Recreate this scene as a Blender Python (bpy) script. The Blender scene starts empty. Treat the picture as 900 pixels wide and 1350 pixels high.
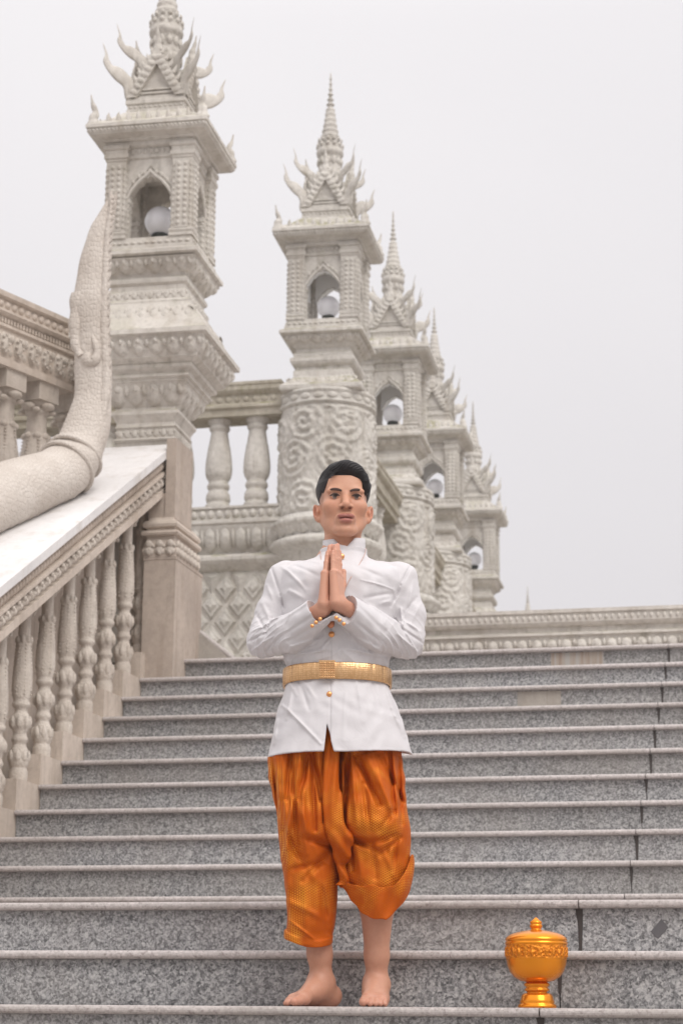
import bpy, math, random
import numpy as np
from mathutils import Vector, Matrix
random.seed(7)
rng = np.random.default_rng(7)
scene = bpy.context.scene
COL = scene.collection
PI = math.pi
sin, cos = math.sin, math.cos

# ------------------------------------------------------------------ helpers
class MB:
    """collects geometry that becomes ONE mesh object"""
    def __init__(self):
        self.v = []; self.f = []; self.s = []
    def add(self, verts, faces, smooth=False):
        n = len(self.v)
        self.v.extend([tuple(p) for p in verts])
        self.f.extend([tuple(i + n for i in f) for f in faces])
        self.s.extend([smooth] * len(faces))
    def box(self, x0, x1, y0, y1, z0, z1):
        v = [(x0,y0,z0),(x1,y0,z0),(x1,y1,z0),(x0,y1,z0),(x0,y0,z1),(x1,y0,z1),(x1,y1,z1),(x0,y1,z1)]
        self.add(v, [(0,3,2,1),(4,5,6,7),(0,1,5,4),(1,2,6,5),(2,3,7,6),(3,0,4,7)])
    def obox(self, O, U, V, W):
        """box from corner O along three edge vectors"""
        O, U, V, W = map(Vector, (O, U, V, W))
        p = [O, O+U, O+U+V, O+V]; p += [q + W for q in p]
        f = [(0,3,2,1),(4,5,6,7),(0,1,5,4),(1,2,6,5),(2,3,7,6),(3,0,4,7)]
        if U.cross(V).dot(W) < 0: f = [t[::-1] for t in f]
        self.add(p, f)
    def prism(self, poly, axis, a, b):
        """extrude polygon (2D list) along axis 0/1/2 from a to b"""
        n = len(poly)
        def P(p, t):
            q = list(p); q.insert(axis, t); return tuple(q)
        v = [P(p, a) for p in poly] + [P(p, b) for p in poly]
        f = [tuple(range(n))[::-1], tuple(range(n, 2*n))]
        f += [(i, (i+1) % n, n + (i+1) % n, n + i) for i in range(n)]
        self.add(v, f)
    def loft(self, rings, smooth=True, caps=True, closed=True):
        n = len(rings[0]); v = [p for r in rings for p in r]; f = []
        for i in range(len(rings) - 1):
            for j in range(n if closed else n - 1):
                k = (j + 1) % n
                f.append((i*n + j, i*n + k, (i+1)*n + k, (i+1)*n + j))
        self.add(v, f, smooth)
        if caps and closed:
            self.add(rings[0], [tuple(range(n))[::-1]]); self.add(rings[-1], [tuple(range(n))])
    def square(self, levels, cx=0, cy=0, caps=True):
        """levels: (half width, z) stacked square mouldings"""
        rings = [[(cx-h,cy-h,z),(cx+h,cy-h,z),(cx+h,cy+h,z),(cx-h,cy+h,z)] for h, z in levels]
        self.loft(rings, False, caps)
    def lathe(self, prof, c=(0,0), seg=24, smooth=True, mod=None, caps=True, sharp=False):
        """prof: (r, z) from bottom to top"""
        rings = []
        for r, z in prof:
            rg = []
            for j in range(seg):
                a = 2*PI*j/seg
                rr = r if mod is None else mod(r, z, a)
                rg.append((c[0] + rr*cos(a), c[1] + rr*sin(a), z))
            rings.append(rg)
        self.loft(rings, smooth, caps)
    def tube(self, pts, rad, seg=10, flat=1.0, caps=True, smooth=True, up=None, mod=None):
        """tube along points; rad list; flat scales the second axis"""
        pts = [Vector(p) for p in pts]; rings = []
        N = None
        for i, p in enumerate(pts):
            t = (pts[min(i+1, len(pts)-1)] - pts[max(i-1, 0)]).normalized()
            if N is None:
                N = Vector(up) if up else (Vector((0,0,1)) if abs(t.z) < .9 else Vector((1,0,0)))
            N = (N - t * N.dot(t)).normalized(); B = t.cross(N)
            rg = []
            for j in range(seg):
                a = 2*PI*j/seg; r = rad[i]
                if mod: r = mod(r, i, a)
                rg.append(p + N*(r*cos(a)) + B*(r*flat*sin(a)))
            rings.append(rg)
        self.loft(rings, smooth, caps)
    def dome(self, O, U, V, N, w, h, d, point=0.0, nu=6, nv=6):
        """petal shaped boss: O is its lower centre, U along, V up, N out"""
        O, U, V, N = map(Vector, (O, U, V, N)); v = []; f = []
        for i in range(nv + 1):
            t = i / nv
            wp = math.sqrt(max(0, 1 - (2*t - 1)**2))
            if t > .5 and point: wp = wp*(1-point) + point*(1 - (2*t-1))
            for j in range(nu + 1):
                s = 2*j/nu - 1
                hh = math.sqrt(max(0, 1 - s*s)) * math.sin(PI*min(max(t, 0), 1))**.6
                v.append(O + U*(s*w/2*wp) + V*(t*h) + N*(d*hh))
        for i in range(nv):
            for j in range(nu):
                a = i*(nu+1) + j
                f.append((a, a+1, a+nu+2, a+nu+1))
        if U.cross(V).dot(N) < 0: f = [t[::-1] for t in f]
        self.add(v, f, True)
    def ball(self, c, r, seg=16, rings=10, sq=(1,1,1)):
        v = []; f = []
        for i in range(rings + 1):
            t = PI*i/rings
            for j in range(seg):
                a = 2*PI*j/seg
                v.append((c[0]+r*sq[0]*sin(t)*cos(a), c[1]+r*sq[1]*sin(t)*sin(a), c[2]-r*sq[2]*cos(t)))
        for i in range(rings):
            for j in range(seg):
                k = (j+1) % seg
                f.append((i*seg+j, i*seg+k, (i+1)*seg+k, (i+1)*seg+j))
        self.add(v, f, True)
    def build(self, name, mat, parent=None, offset=None):
        """offset: world point that becomes the local origin"""
        m = bpy.data.meshes.new(name)
        v = np.array(self.v, float)
        if offset is not None: v = v - np.array(offset)
        m.from_pydata(v.tolist(), [], self.f)
        m.polygons.foreach_set('use_smooth', self.s)
        m.update()
        return link(name, m, mat, parent)

def link(name, mesh, mat, parent=None):
    o = bpy.data.objects.new(name, mesh); COL.objects.link(o)
    if mat is not None: mesh.materials.append(mat)
    if parent is not None: o.parent = parent
    return o

def tag(o, label=None, cat=None, group=None, kind=None):
    for k, x in (('label', label), ('category', cat), ('group', group), ('kind', kind)):
        if x: o[k] = x
    return o

def empty(name, loc, label, cat, group=None, rz=0.0):
    o = bpy.data.objects.new(name, None); COL.objects.link(o)
    o.empty_display_size = .2
    o.location = loc; o.rotation_euler = (0, 0, rz)
    return tag(o, label, cat, group)

def copy_tree(o, parent=None):
    c = o.copy(); COL.objects.link(c)
    if parent is not None: c.parent = parent
    for ch in list(o.children): copy_tree(ch, c)
    return c

def catmull(pts, n=8):
    P = [np.array(p, float) for p in pts]
    P = [2*P[0]-P[1]] + P + [2*P[-1]-P[-2]]
    out = []
    for i in range(1, len(P)-2):
        for k in range(n):
            t = k/n
            out.append(.5*((2*P[i]) + (-P[i-1]+P[i+1])*t + (2*P[i-1]-5*P[i]+4*P[i+1]-P[i+2])*t*t + (-P[i-1]+3*P[i]-3*P[i+1]+P[i+2])*t**3))
    out.append(P[-2])
    return np.array(out)

# ------------------------------------------------------------------ materials
def nodes(name):
    m = bpy.data.materials.new(name); m.use_nodes = True
    nt = m.node_tree; b = nt.nodes['Principled BSDF']
    return m, nt, b
def N(nt, t, **kw):
    n = nt.nodes.new(t)
    for k, x in kw.items():
        if hasattr(n, k): setattr(n, k, x)
        else: n.inputs[k].default_value = x
    return n
def ramp(nt, fac, stops):
    r = nt.nodes.new('ShaderNodeValToRGB'); el = r.color_ramp.elements
    while len(el) < len(stops): el.new(.5)
    for e, (p, c) in zip(el, stops):
        e.position = p; e.color = (*c, 1) if len(c) == 3 else c
    nt.links.new(fac, r.inputs[0]); return r.outputs[0]
def mix(nt, fac, a, b, mode='MIX'):
    n = nt.nodes.new('ShaderNodeMix'); n.data_type = 'RGBA'; n.blend_type = mode
    for s, x in ((0, fac), (6, a), (7, b)):
        if hasattr(x, 'is_linked'): nt.links.new(x, n.inputs[s])
        else: n.inputs[s].default_value = x if s == 0 else (*x, 1)
    return n.outputs[2]
def coords(nt):
    return nt.nodes.new('ShaderNodeTexCoord').outputs['Object']
def geopos(nt):
    return nt.nodes.new('ShaderNodeNewGeometry').outputs['Position']
def noise(nt, co, scale, detail=4, rough=.55, dist=0):
    n = N(nt, 'ShaderNodeTexNoise', Scale=scale, Detail=detail, Roughness=rough, Distortion=dist)
    nt.links.new(co, n.inputs['Vector']); return n.outputs[0]
def voro(nt, co, scale, feature='F1', out='Distance', rnd=1.0):
    n = nt.nodes.new('ShaderNodeTexVoronoi'); n.feature = feature
    n.inputs['Scale'].default_value = scale; n.inputs['Randomness'].default_value = rnd
    nt.links.new(co, n.inputs['Vector']); return n.outputs[out]
def math2(nt, op, a, b=0.0, clamp=False):
    n = nt.nodes.new('ShaderNodeMath'); n.operation = op; n.use_clamp = clamp
    for s, x in ((0, a), (1, b)):
        if hasattr(x, 'is_linked'): nt.links.new(x, n.inputs[s])
        else: n.inputs[s].default_value = x
    return n.outputs[0]
def bump(nt, b, h, strength=.3, dist=.01, prev=None):
    n = nt.nodes.new('ShaderNodeBump'); n.inputs['Strength'].default_value = strength
    n.inputs['Distance'].default_value = dist
    nt.links.new(h, n.inputs['Height'])
    if prev is not None: nt.links.new(prev, n.inputs['Normal'])
    nt.links.new(n.outputs[0], b.inputs['Normal']); return n.outputs[0]

def stone(name, base, dark, lichen=0.0, carve=0.0, carve_scale=26, grime=.35):
    m, nt, b = nodes(name); co = geopos(nt)
    n1 = noise(nt, co, 1.7, 6, .6); n2 = noise(nt, co, 22, 5, .65); n3 = noise(nt, co, 140, 3, .6)
    c = ramp(nt, n1, [(.32, dark), (.62, base)])
    c = mix(nt, math2(nt, 'MULTIPLY', ramp(nt, n2, [(.42, (0,0,0)), (.70, (1,1,1))]), grime), c, tuple(x*.62 for x in dark))
    # run-off streaks, stretched downwards
    mp = N(nt, 'ShaderNodeMapping'); mp.inputs['Scale'].default_value = (9, 9, .8); nt.links.new(co, mp.inputs[0])
    st = ramp(nt, noise(nt, mp.outputs[0], 1.0, 4, .6), [(.52, (0,0,0)), (.75, (1,1,1))])
    c = mix(nt, math2(nt, 'MULTIPLY', st, .50), c, (dark[0]*.7, dark[1]*.64, dark[2]*.56))
    mq = N(nt, 'ShaderNodeMapping'); mq.inputs['Scale'].default_value = (16, 16, 2.2); nt.links.new(co, mq.inputs[0])
    s2 = ramp(nt, noise(nt, mq.outputs[0], 1.0, 5, .7), [(.56, (0,0,0)), (.72, (1,1,1))])
    c = mix(nt, math2(nt, 'MULTIPLY', s2, .45*grime/.35), c, (dark[0]*.42, dark[1]*.40, dark[2]*.36))
    c = mix(nt, .12, c, n3, 'OVERLAY')
    if lichen:
        g = nt.nodes.new('ShaderNodeNewGeometry'); sp = nt.nodes.new('ShaderNodeSeparateXYZ')
        nt.links.new(g.outputs['True Normal'], sp.inputs[0])
        up = ramp(nt, sp.outputs[2], [(.35, (0,0,0)), (.75, (1,1,1))])
        ln = ramp(nt, noise(nt, co, 3.4, 6, .7), [(.45, (0,0,0)), (.62, (1,1,1))])
        ls = ramp(nt, noise(nt, co, 5.5, 6, .72), [(.57, (0,0,0)), (.72, (1,1,1))])
        fac = math2(nt, 'MAXIMUM', math2(nt, 'MULTIPLY', up, ln), math2(nt, 'MULTIPLY', ls, .45))
        c = mix(nt, math2(nt, 'MULTIPLY', fac, lichen), c, (.20, .185, .075))
    nt.links.new(c, b.inputs['Base Color']); b.inputs['Roughness'].default_value = .85
    b.inputs['Specular IOR Level'].default_value = .25
    p = bump(nt, b, n2, .35, .006)
    p = bump(nt, b, n3, .25, .002, p)
    if carve:
        cv = voro(nt, co, carve_scale, 'SMOOTH_F1'); cw = noise(nt, co, carve_scale*.7, 2, .5, 1.5)
        p = bump(nt, b, math2(nt, 'ADD', cv, cw), carve, .03, p)
    return m

M = {}
M['stone'] = stone('weathered_stone', (.65, .615, .565), (.49, .455, .41), .50)
M['stone_carved'] = stone('carved_stone', (.65, .615, .565), (.47, .435, .39), .40, .35)
M['stone_far'] = stone('pale_stone', (.64, .61, .565), (.49, .46, .42), .75, .2)
M['stone_warm'] = stone('warm_stone', (.59, .51, .44), (.46, .39, .33), .10, .0, 26, .3)
M['stone_warm_carved'] = stone('warm_carved_stone', (.62, .56, .495), (.47, .41, .355), .08, .26, 110, .32)
M['stone_pillar'] = stone('brown_pillar_stone', (.47, .395, .335), (.36, .30, .255), .0, .0, 26, .3)
M['mossy'] = stone('mossy_stone', (.50, .46, .39), (.30, .265, .20), 1.0, .15)
M['coping'] = stone('white_coping', (.72, .70, .69), (.64, .62, .61), .0, .0, 26, .12)
M['drum'] = stone('relief_stone', (.64, .61, .565), (.46, .435, .395), .3, .3, 22)

def granite(name, tint=1.0, light=False, stain=True):
    m, nt, b = nodes(name); co = geopos(nt)
    a = noise(nt, co, 58, 5, .74, .9); v = voro(nt, co, 140, 'F1', 'Color')
    big = noise(nt, co, 2.2, 4, .55)
    vs = nt.nodes.new('ShaderNodeSeparateColor'); nt.links.new(v, vs.inputs[0])
    f = math2(nt, 'ADD', math2(nt, 'MULTIPLY', a, .82), math2(nt, 'MULTIPLY', vs.outputs[0], .20))
    if light:
        st = [(.30, (.23,.20,.185)), (.46, (.40,.37,.355)), (.62, (.49,.455,.44)), (.75, (.58,.54,.52))]
    else:
        st = [(.35, (.080,.082,.084)), (.45, (.180,.183,.185)), (.52, (.270,.274,.275)), (.59, (.360,.364,.361)), (.70, (.50,.505,.495))]
    c = ramp(nt, f, [(p, (x[0]*tint*1.06, x[1]*tint*1.045, x[2]*tint*1.045)) for p, x in st])
    c = mix(nt, ramp(nt, big, [(.40, (0,0,0)), (.72, (.38,.38,.38))]), c, (.33*tint,.30*tint,.27*tint))
    oi = nt.nodes.new('ShaderNodeObjectInfo')
    c = mix(nt, 1.0, c, ramp(nt, oi.outputs['Random'], [(0, (.88,.87,.86)), (1, (1.10,1.10,1.11))]), 'MULTIPLY')
    nt.links.new(c, b.inputs['Base Color'])
    b.inputs['Roughness'].default_value = .48; b.inputs['Specular IOR Level'].default_value = .35
    bump(nt, b, noise(nt, co, 90, 3, .6), .12, .002)
    return m, nt, b, c
M['granite'] = granite('grey_granite')[0]
M['granite_edge'] = granite('pinkish_granite_edge', 1.0, True)[0]

def plain(name, col, rough=.5, metal=0.0, spec=.5):
    m, nt, b = nodes(name)
    b.inputs['Base Color'].default_value = (*col, 1); b.inputs['Roughness'].default_value = rough
    b.inputs['Metallic'].default_value = metal; b.inputs['Specular IOR Level'].default_value = spec
    return m, nt, b
M['damp'] = plain('damp_joint', (.045,.036,.032), .6)[0]
M['globe'], nt, b = plain('frosted_globe', (.86,.86,.90), .22)
M['globe_base'] = plain('dark_lamp_base', (.03,.035,.03), .5)[0]
m, nt, b = plain('rust_stained_stone', (.5,.4,.3), .7)
mp = N(nt, 'ShaderNodeMapping'); mp.inputs['Scale'].default_value = (40, 1, 2); nt.links.new(geopos(nt), mp.inputs[0])
c = ramp(nt, noise(nt, mp.outputs[0], 1, 4, .6), [(.35, (.27,.20,.16)), (.5, (.34,.29,.24)), (.66, (.36,.34,.32))])
nt.links.new(c, b.inputs['Base Color']); M['rust'] = m
M['beige_slab'] = stone('beige_slab', (.42,.38,.335), (.35,.32,.285))
M['chip'] = plain('dark_granite_chip', (.11,.105,.11), .55)[0]
# ------------------------------------------------------------------ measures of the place (metres)
TR, RI = .33450, .173168                       # tread, riser
def SY(k):                                     # nosing line of step k
    return 6.0774 + min(k, 2)*TR + ((2.6069 + (k-3)*TR) if k >= 3 else 0)
def SZ(k): return k*RI
XL = -4.195                                    # left ends of the upper steps
LAND_Z = SZ(13)

# ------------------------------------------------------------------ ground
g = MB(); S = 400
g.add([(-S,-S,0),(S,-S,0),(S,S,0),(-S,S,0)], [(0,1,2,3)])
m, nt, b = nodes('pale_paving'); co = geopos(nt)
br = N(nt, 'ShaderNodeTexBrick', Scale=1.0); br.inputs['Color1'].default_value = (.36,.34,.32,1)
br.inputs['Color2'].default_value = (.31,.295,.28,1); br.inputs['Mortar'].default_value = (.14,.13,.12,1)
br.inputs['Mortar Size'].default_value = .008; nt.links.new(co, br.inputs[0])
nt.links.new(mix(nt, .4, br.outputs[0], ramp(nt, noise(nt, co, 3, 6, .6), [(.3,(.2,.19,.18)),(.7,(.42,.4,.38))])), b.inputs['Base Color'])
b.inputs['Roughness'].default_value = .7
o = g.build('ground', m); o.location = (0,0,SZ(-4)); tag(o, kind='structure')

# ------------------------------------------------------------------ granite staircase
stair = empty('granite_staircase', (-1.5, 6.0, SZ(-4)), 'wide grey speckled granite staircase with rounded pale edges and dark damp joints', 'staircase')
SO = stair.location.copy()
NT, OV = .027, .034                            # slab thickness, overhang
def nose_piece(mb, x0, x1, y, z, depth):
    pr = [(y+depth, z-NT), (y+.010, z-NT)]
    for i in range(9):
        a = -PI/2 - PI*i/8
        pr.append((y + .0125 + NT/2*cos(a), z - NT/2 + NT/2*sin(a)))
    pr += [(y+depth, z)]
    v = [(x0,)+p for p in pr] + [(x1,)+p for p in pr]; n = len(pr)
    mb.add(v, [tuple(range(n)), tuple(range(n, 2*n))[::-1]])
    mb.add(v, [(i, n+i, n+(i+1)%n, (i+1)%n) for i in range(n)], False)
JX = {0: -.815, 1: -.800, 2: -.772}
def cuts(k):
    j = JX.get(k, -.864)
    return ([-7.5, -5.6, -2.92, j, 1.6, 4.6], j) if k < 3 else ([XL, j, 2.2, 5.0], j)
for k in range(-4, 14):
    y, z = SY(k) if k >= 0 else SY(0) + k*TR, SZ(k)
    depth = TR + .02
    if k == 2: depth = SY(3) - SY(2) + .02
    if k == 13: depth = 1.35
    cs, j = cuts(k)
    st = MB()
    zb = SZ(k-1)
    for a, c in zip(cs, cs[1:]):
        st.box(a + .002, c - .002, y + OV, y + OV + .03, zb, z - NT)
    step = st.build('step', M['granite'], stair, SO)
    no = MB(); jit = random.Random(k)
    for a, c in zip(cs, cs[1:]):
        e = jit.uniform(-.0015, .0015)
        nose_piece(no, a + .0025, c - .0025, y + e, z + e*.6, depth)
    no.build('tread_slab', M['granite_edge'], step, SO)
    # the packed core that closes the joints behind the slabs
    co_ = MB(); co_.box(cs[0] + .004, cs[-1] - .004, y + OV + .012, y + OV + depth - .03, zb - .02, z - NT - .002)
    # damp wedge hanging from the joint under the slab
    L = jit.uniform(.06, .14) if k != 2 else .16
    w = jit.uniform(.009, .016)
    yy = y + OV - .0025
    co_.prism([(j - w, z - NT - .001), (j + w*.7, z - NT - .001), (j + .009, z - NT - L*.3), (j + .0045, z - NT - L), (j - .0035, z - NT - L*1.05), (j - .007, z - NT - L*.3)], 1, yy, yy + .004)
    co_.build('damp_joint', M['damp'], step, SO)
    if k == 13:
        p = MB(); p.box(-1.60, -1.27, y + OV - .003, y + OV + .01, zb + .012, z - NT - .006); p.build('rust_patch', M['rust'], step, SO)
    if k == 11:
        p = MB(); p.box(-1.72, -1.46, y + OV - .003, y + OV + .01, zb + .004, z - NT - .006); p.build('beige_panel', M['beige_slab'], step, SO)
    if k == 2:
        p = MB(); p.prism([(-.545,.245),(-.51,.285),(-.488,.258),(-.522,.222)], 1, y + OV - .002, y + OV + .004); p.build('dark_chip', M['chip'], step, SO)

# small sloping granite kerb behind the pillar
t = empty('sloping_kerb', (-4.0, 13.0, LAND_Z), 'small triangular granite kerb with a slanted rounded edge beside the pillar foot', 'kerb')
k = MB(); k.prism([(-4.02,LAND_Z),(-3.74,LAND_Z),(-3.985,2.475),(-4.02,2.475)], 1, 13.02, 13.10); k.build('panel', M['beige_slab'], t, t.location)
k = MB(); k.box(-4.045,-4.021,13.03,13.09,LAND_Z,2.50); k.build('gap_shade', M['damp'], t, t.location)  # dark box standing in for the shade of a gap, not damp
k = MB(); k.tube([(-4.03,13.05,2.505),(-3.72,13.05,2.262)], [.019,.019], 10); k.build('slanted_edge', M['granite_edge'], t, t.location)

# landing floor behind the stairs
fl = MB(); fl.box(-9, 5, 14.0, 40, LAND_Z - .2, LAND_Z - .006)
tag(fl.build('landing_floor', M['beige_slab']), kind='structure')

# ------------------------------------------------------------------ low carved wall at the head of the stairs
def petal_row(mb, P0, P1, V, Nn, n, w, h, d, point=.6, boss=True):
    P0, P1, V, Nn = map(Vector, (P0, P1, V, Nn)); U = (P1 - P0)/n
    u = U.normalized()
    for i in range(n):
        c = P0 + U*(i + .5)
        mb.dome(c, u, V, Nn, w, h, d, point)
        if boss:
            mb.dome(c + V*h*.05 + Nn*d*.40, u, V, Nn, w*.62, h*.66, d*.75, .2)
            mb.dome(c + V*h*.60 + Nn*d*.55, u, V, Nn, w*.34, h*.34, d*.8, .7, 5, 5)
t = empty('low_parapet', (0, 14.2, LAND_Z), 'long low carved stone parapet with mossy top at the head of the stairs', 'parapet')
y0 = 14.2; zt = 2.79
w = MB()
w.prism([(y0+.36,LAND_Z-.05),(y0+.04,LAND_Z-.05),(y0+.04,zt-.185),(y0+.015,zt-.18),(y0+.015,zt-.165),(y0+.05,zt-.15),(y0+.05,zt-.12),(y0+.02,zt-.11),(y0,zt-.09),(y0,zt-.03),(y0-.015,zt-.025),(y0-.015,zt),(y0+.36,zt)][::-1], 0, -3.3, 5)
wall = w.build('wall', M['stone'], t, t.location)
c = MB()
for i in range(170): # tooth band under the cap
    x = -3.28 + i*.045; c.dome((x, y0 - .001, zt - .084), (1,0,0), (0,0,1), (0,-1,0), .03, .05, .012, .0, 4, 4)
c.build('tooth_band', M['stone'], wall, t.location)
c = MB()
for i in range(75):
    x = -3.25 + i*.105
    c.dome((x, y0 + .04, zt - .295), (1,0,0), (0,0,1), (0,-1,0), .09, .095, .03, .5)
    c.dome((x + .0525, y0 + .04, zt - .27), (1,0,0), (0,0,1), (0,-1,0), .03, .07, .025, .5)
c.build('leaf_band', M['stone_carved'], wall, t.location)
# ------------------------------------------------------------------ spired lantern towers
def band4(mb, hw1, z1, hw2, z2, n, d, w=.9, point=.5, boss=True):
    """petals on the four sides of a sloping square band, (hw1,z1) below (hw2,z2)"""
    for q in range(4):
        R = Matrix.Rotation(q*PI/2, 3, 'Z')
        A = R @ Vector((-hw1, -hw1, z1)); B = R @ Vector((hw1, -hw1, z1))
        V = R @ Vector((0, -(hw2-hw1), z2-z1)); L = V.length; V.normalize()
        U = (B-A).normalized(); Nn = U.cross(V).normalized()
        span = (hw1 + hw2)/2
        C0 = R @ Vector((-span, -hw1, z1)); C1 = R @ Vector((span, -hw1, z1))
        step = 2*span/n
        petal_row(mb, C0, C1, V, Nn, n, step*w*1.06, L*.98, d*.62, point, boss)
        # small buds between the petals
        for i in range(n + 1):
            c = C0 + U*(step*i)
            mb.dome(c + V*L*.42, U, V, Nn, step*.32, L*.5, d*.8, point, 4, 4)

def horn(mb, pts, r0, r1, flat=.45):
    P = catmull(pts, 5); n = len(P)
    rad = []
    for i in range(n):
        t = i/(n-1)
        rad.append((r0*(1-t)**1.15 + r1) * (1 + .13*math.sin(t*21)))
    mb.tube(P, rad, 8, flat)

def upper_tower(root, s, mat, matc, inside=None):
    """lantern, roof, gables and spire; z=0 at the ledge under the lantern (unit size x s)"""
    def bld(mb, name, m, parent):
        mb.v = [(x*s, y*s, z*s) for x, y, z in mb.v]
        return mb.build(name, m, parent)
    # ledge and sill
    b = MB(); b.square([(.36,-.012),(.385,0),(.385,.028),(.345,.05),(.345,.075),(.335,.08),(.335,.115),(.325,.12),(.325,.14),(.30,.14)])
    for q in range(4):
        R = Matrix.Rotation(q*PI/2, 3, 'Z')
        for i in range(13):
            b.dome(R @ Vector((-.30+.05*i, -.336, .082)), R @ Vector((1,0,0)), (0,0,1), R @ Vector((0,-1,0)), .042, .03, .01, 0, 4, 4)
    ledge = bld(b, 'sill', mat, root)
    # lantern: four corner piers and four arched panels
    b = MB(); OW = .174
    def arch(x):
        a = min(1, abs(x)/OW)
        return .455 + .175*(1 - a**1.9)**.9 - .013*abs(math.sin(3.5*PI*x/OW))
    for q in range(4):
        R = Matrix.Rotation(q*PI/2, 3, 'Z')
        T = lambda p: R @ Vector(p)
        # arched head panel
        n = 28; y1, y2 = -.285, -.205
        xs = [-OW + 2*OW*i/n for i in range(n+1)]
        fr, bk = [], []
        for x in xs:
            fr += [T((x, y1, arch(x))), T((x, y1, .78))]; bk += [T((x, y2, arch(x))), T((x, y2, .78))]
        b.add(fr, [(2*i, 2*i+2, 2*i+3, 2*i+1) for i in range(n)])
        b.add(bk, [(2*i, 2*i+1, 2*i+3, 2*i+2) for i in range(n)])
        b.add(fr + bk, [(2*i, 2*n+2+2*i, 2*n+4+2*i, 2*i+2) for i in range(n)])
        # raised pointed moulding that follows the arch
        for sc, yy, rr in ((1.03, -.290, .014), (1.20, -.287, .009)):
            pts = []
            for i in range(25):
                x = (-1 + 2*i/24)
                pts.append(T((x*OW*sc*.98, yy, .455 + (.175*(1-abs(x)**1.7)**.9 + .03*max(0, 1-abs(x)*5))*sc + (sc-1)*.05)))
            b.tube(pts, [rr*s_ for s_ in [1]*25], 6)
        for i in range(9):
            x = (-1 + 2*i/8)*.9
            z = .455 + .175*(1-abs(x)**1.8)**.9
            b.dome(T((x*OW*1.1, -.286, z + .012)), T((1,0,0)), (0,0,1), T((0,-1,0)), .034, .05, .018, .6, 4, 4)
        # jamb with little capital
        for sx in (-1, 1):
            b.obox(T((sx*OW, -.278, .14)), T((.016*-sx, 0, 0)), T((0, .07, 0)), (0, 0, .30))
            b.obox(T((sx*(OW+.004), -.29, .430)), T((.028*-sx, 0, 0)), T((0, .09, 0)), (0, 0, .03))
            b.obox(T((sx*(OW+.004), -.29, .385)), T((.024*-sx, 0, 0)), T((0, .085, 0)), (0, 0, .018))
            b.obox(T((sx*(OW+.004), -.288, .14)), T((.026*-sx, 0, 0)), T((0, .085, 0)), (0, 0, .035))
    lantern = bld(b, 'arcade', mat, root)
    for sx in (-1, 1):
        for sy in (-1, 1):
            p = MB()
            cx, cy = sx*.248, sy*.248
            p.square([(.088,.14),(.088,.16),(.081,.165),(.088,.18),(.088,.195),(.074,.20),(.074,.735),(.081,.745),(.081,.755),(.091,.765),(.091,.795),(.083,.80),(.083,.825),(.096,.835),(.096,.862)], cx, cy)
            p.box(cx - .050, cx + .050, cy - .083, cy + .083, .20, .72)   # raised fields of carved foliage
            p.box(cx - .083, cx + .083, cy - .050, cy + .050, .20, .72)
            for k in range(4):
                R = Matrix.Rotation(k*PI/2, 3, 'Z')
                for i in range(11):
                    z = .215 + i*.0455
                    for dx in (-.024, .024):
                        p.dome(Vector((cx,cy,z)) + R @ Vector((dx, -.0835, 0)), R @ Vector((1,0,0)), (0,0,1), R @ Vector((0,-1,0)), .036, .043, .013, .6, 4, 4)
                    for dx in (-.062, .062):
                        p.dome(Vector((cx,cy,z)) + R @ Vector((dx, -.0745, 0)), R @ Vector((1,0,0)), (0,0,1), R @ Vector((0,-1,0)), .016, .03, .008, 0, 4, 4)
            bld(p, 'corner_pier', mat, lantern)
    if inside is not None:
        q = MB()
        for k in range(4):
            R = Matrix.Rotation(k*PI/2, 3, 'Z')
            for sx in (-1, 1): q.obox(R @ Vector((sx*.1685, -.2045, .142)), R @ Vector((sx*.04, 0, 0)), R @ Vector((0, .006, 0)), (0, 0, .635))
            n = 24; xs = [-.20 + .40*i/n for i in range(n+1)]
            st_ = []
            for x in xs: st_ += [R @ Vector((x, -.2025, arch(x) + .004 if abs(x) < OW else .142)), R @ Vector((x, -.2025, .778))]
            q.add(st_, [(2*i, 2*i+1, 2*i+3, 2*i+2) for i in range(n)])
            xs = [-OW + .004 + 2*(OW - .004)*i/n for i in range(n+1)]; rv = []
            for x in xs: rv += [R @ Vector((x, -.2785, arch(x) - .004)), R @ Vector((x, -.203, arch(x) - .004))]
            q.add(rv, [(2*i, 2*i+2, 2*i+3, 2*i+1) for i in range(n)])
        q.box(-.20, .20, -.20, .20, .762, .778); q.box(-.20, .20, -.20, .20, .13, .144)
        bld(q, 'plaster_lining', inside, lantern)
    # entablature + roof
    b = MB()
    b.square([(.28,.755),(.300,.77),(.300,.785),(.292,.795),(.292,.845),(.318,.855),(.325,.865),(.325,.888),(.345,.892),(.352,.905),(.385,.914),(.425,.922),(.428,.930),(.436,.934),(.436,.962),(.452,.968),(.452,.994),(.44,1.002),(.30,1.10),(.235,1.165),(.222,1.17),(.222,1.19),(.215,1.195),(.215,1.225),(.228,1.235),(.228,1.262),(.216,1.27),(.216,1.285)])
    for q in range(4):
        R = Matrix.Rotation(q*PI/2, 3, 'Z')
        for i in range(30): # bead moulding under the eave
            b.dome(R @ Vector((-.425 + .0293*i, -.4365, .9345)), R @ Vector((1,0,0)), (0,0,1), R @ Vector((0,-1,0)), .024, .027, .014, 0, 4, 4)
        for i in range(13):
            b.dome(R @ Vector((-.27 + .045*i, -.2925, .797)), R @ Vector((1,0,0)), (0,0,1), R @ Vector((0,-1,0)), .038, .05, .014, .4, 4, 4)
        for i in range(11):
            b.dome(R @ Vector((-.19 + .038*i, -.2155, 1.196)), R @ Vector((1,0,0)), (0,0,1), R @ Vector((0,-1,0)), .032, .028, .009, 0, 4, 3)
    roof = bld(b, 'roof', mat, root)
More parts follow.
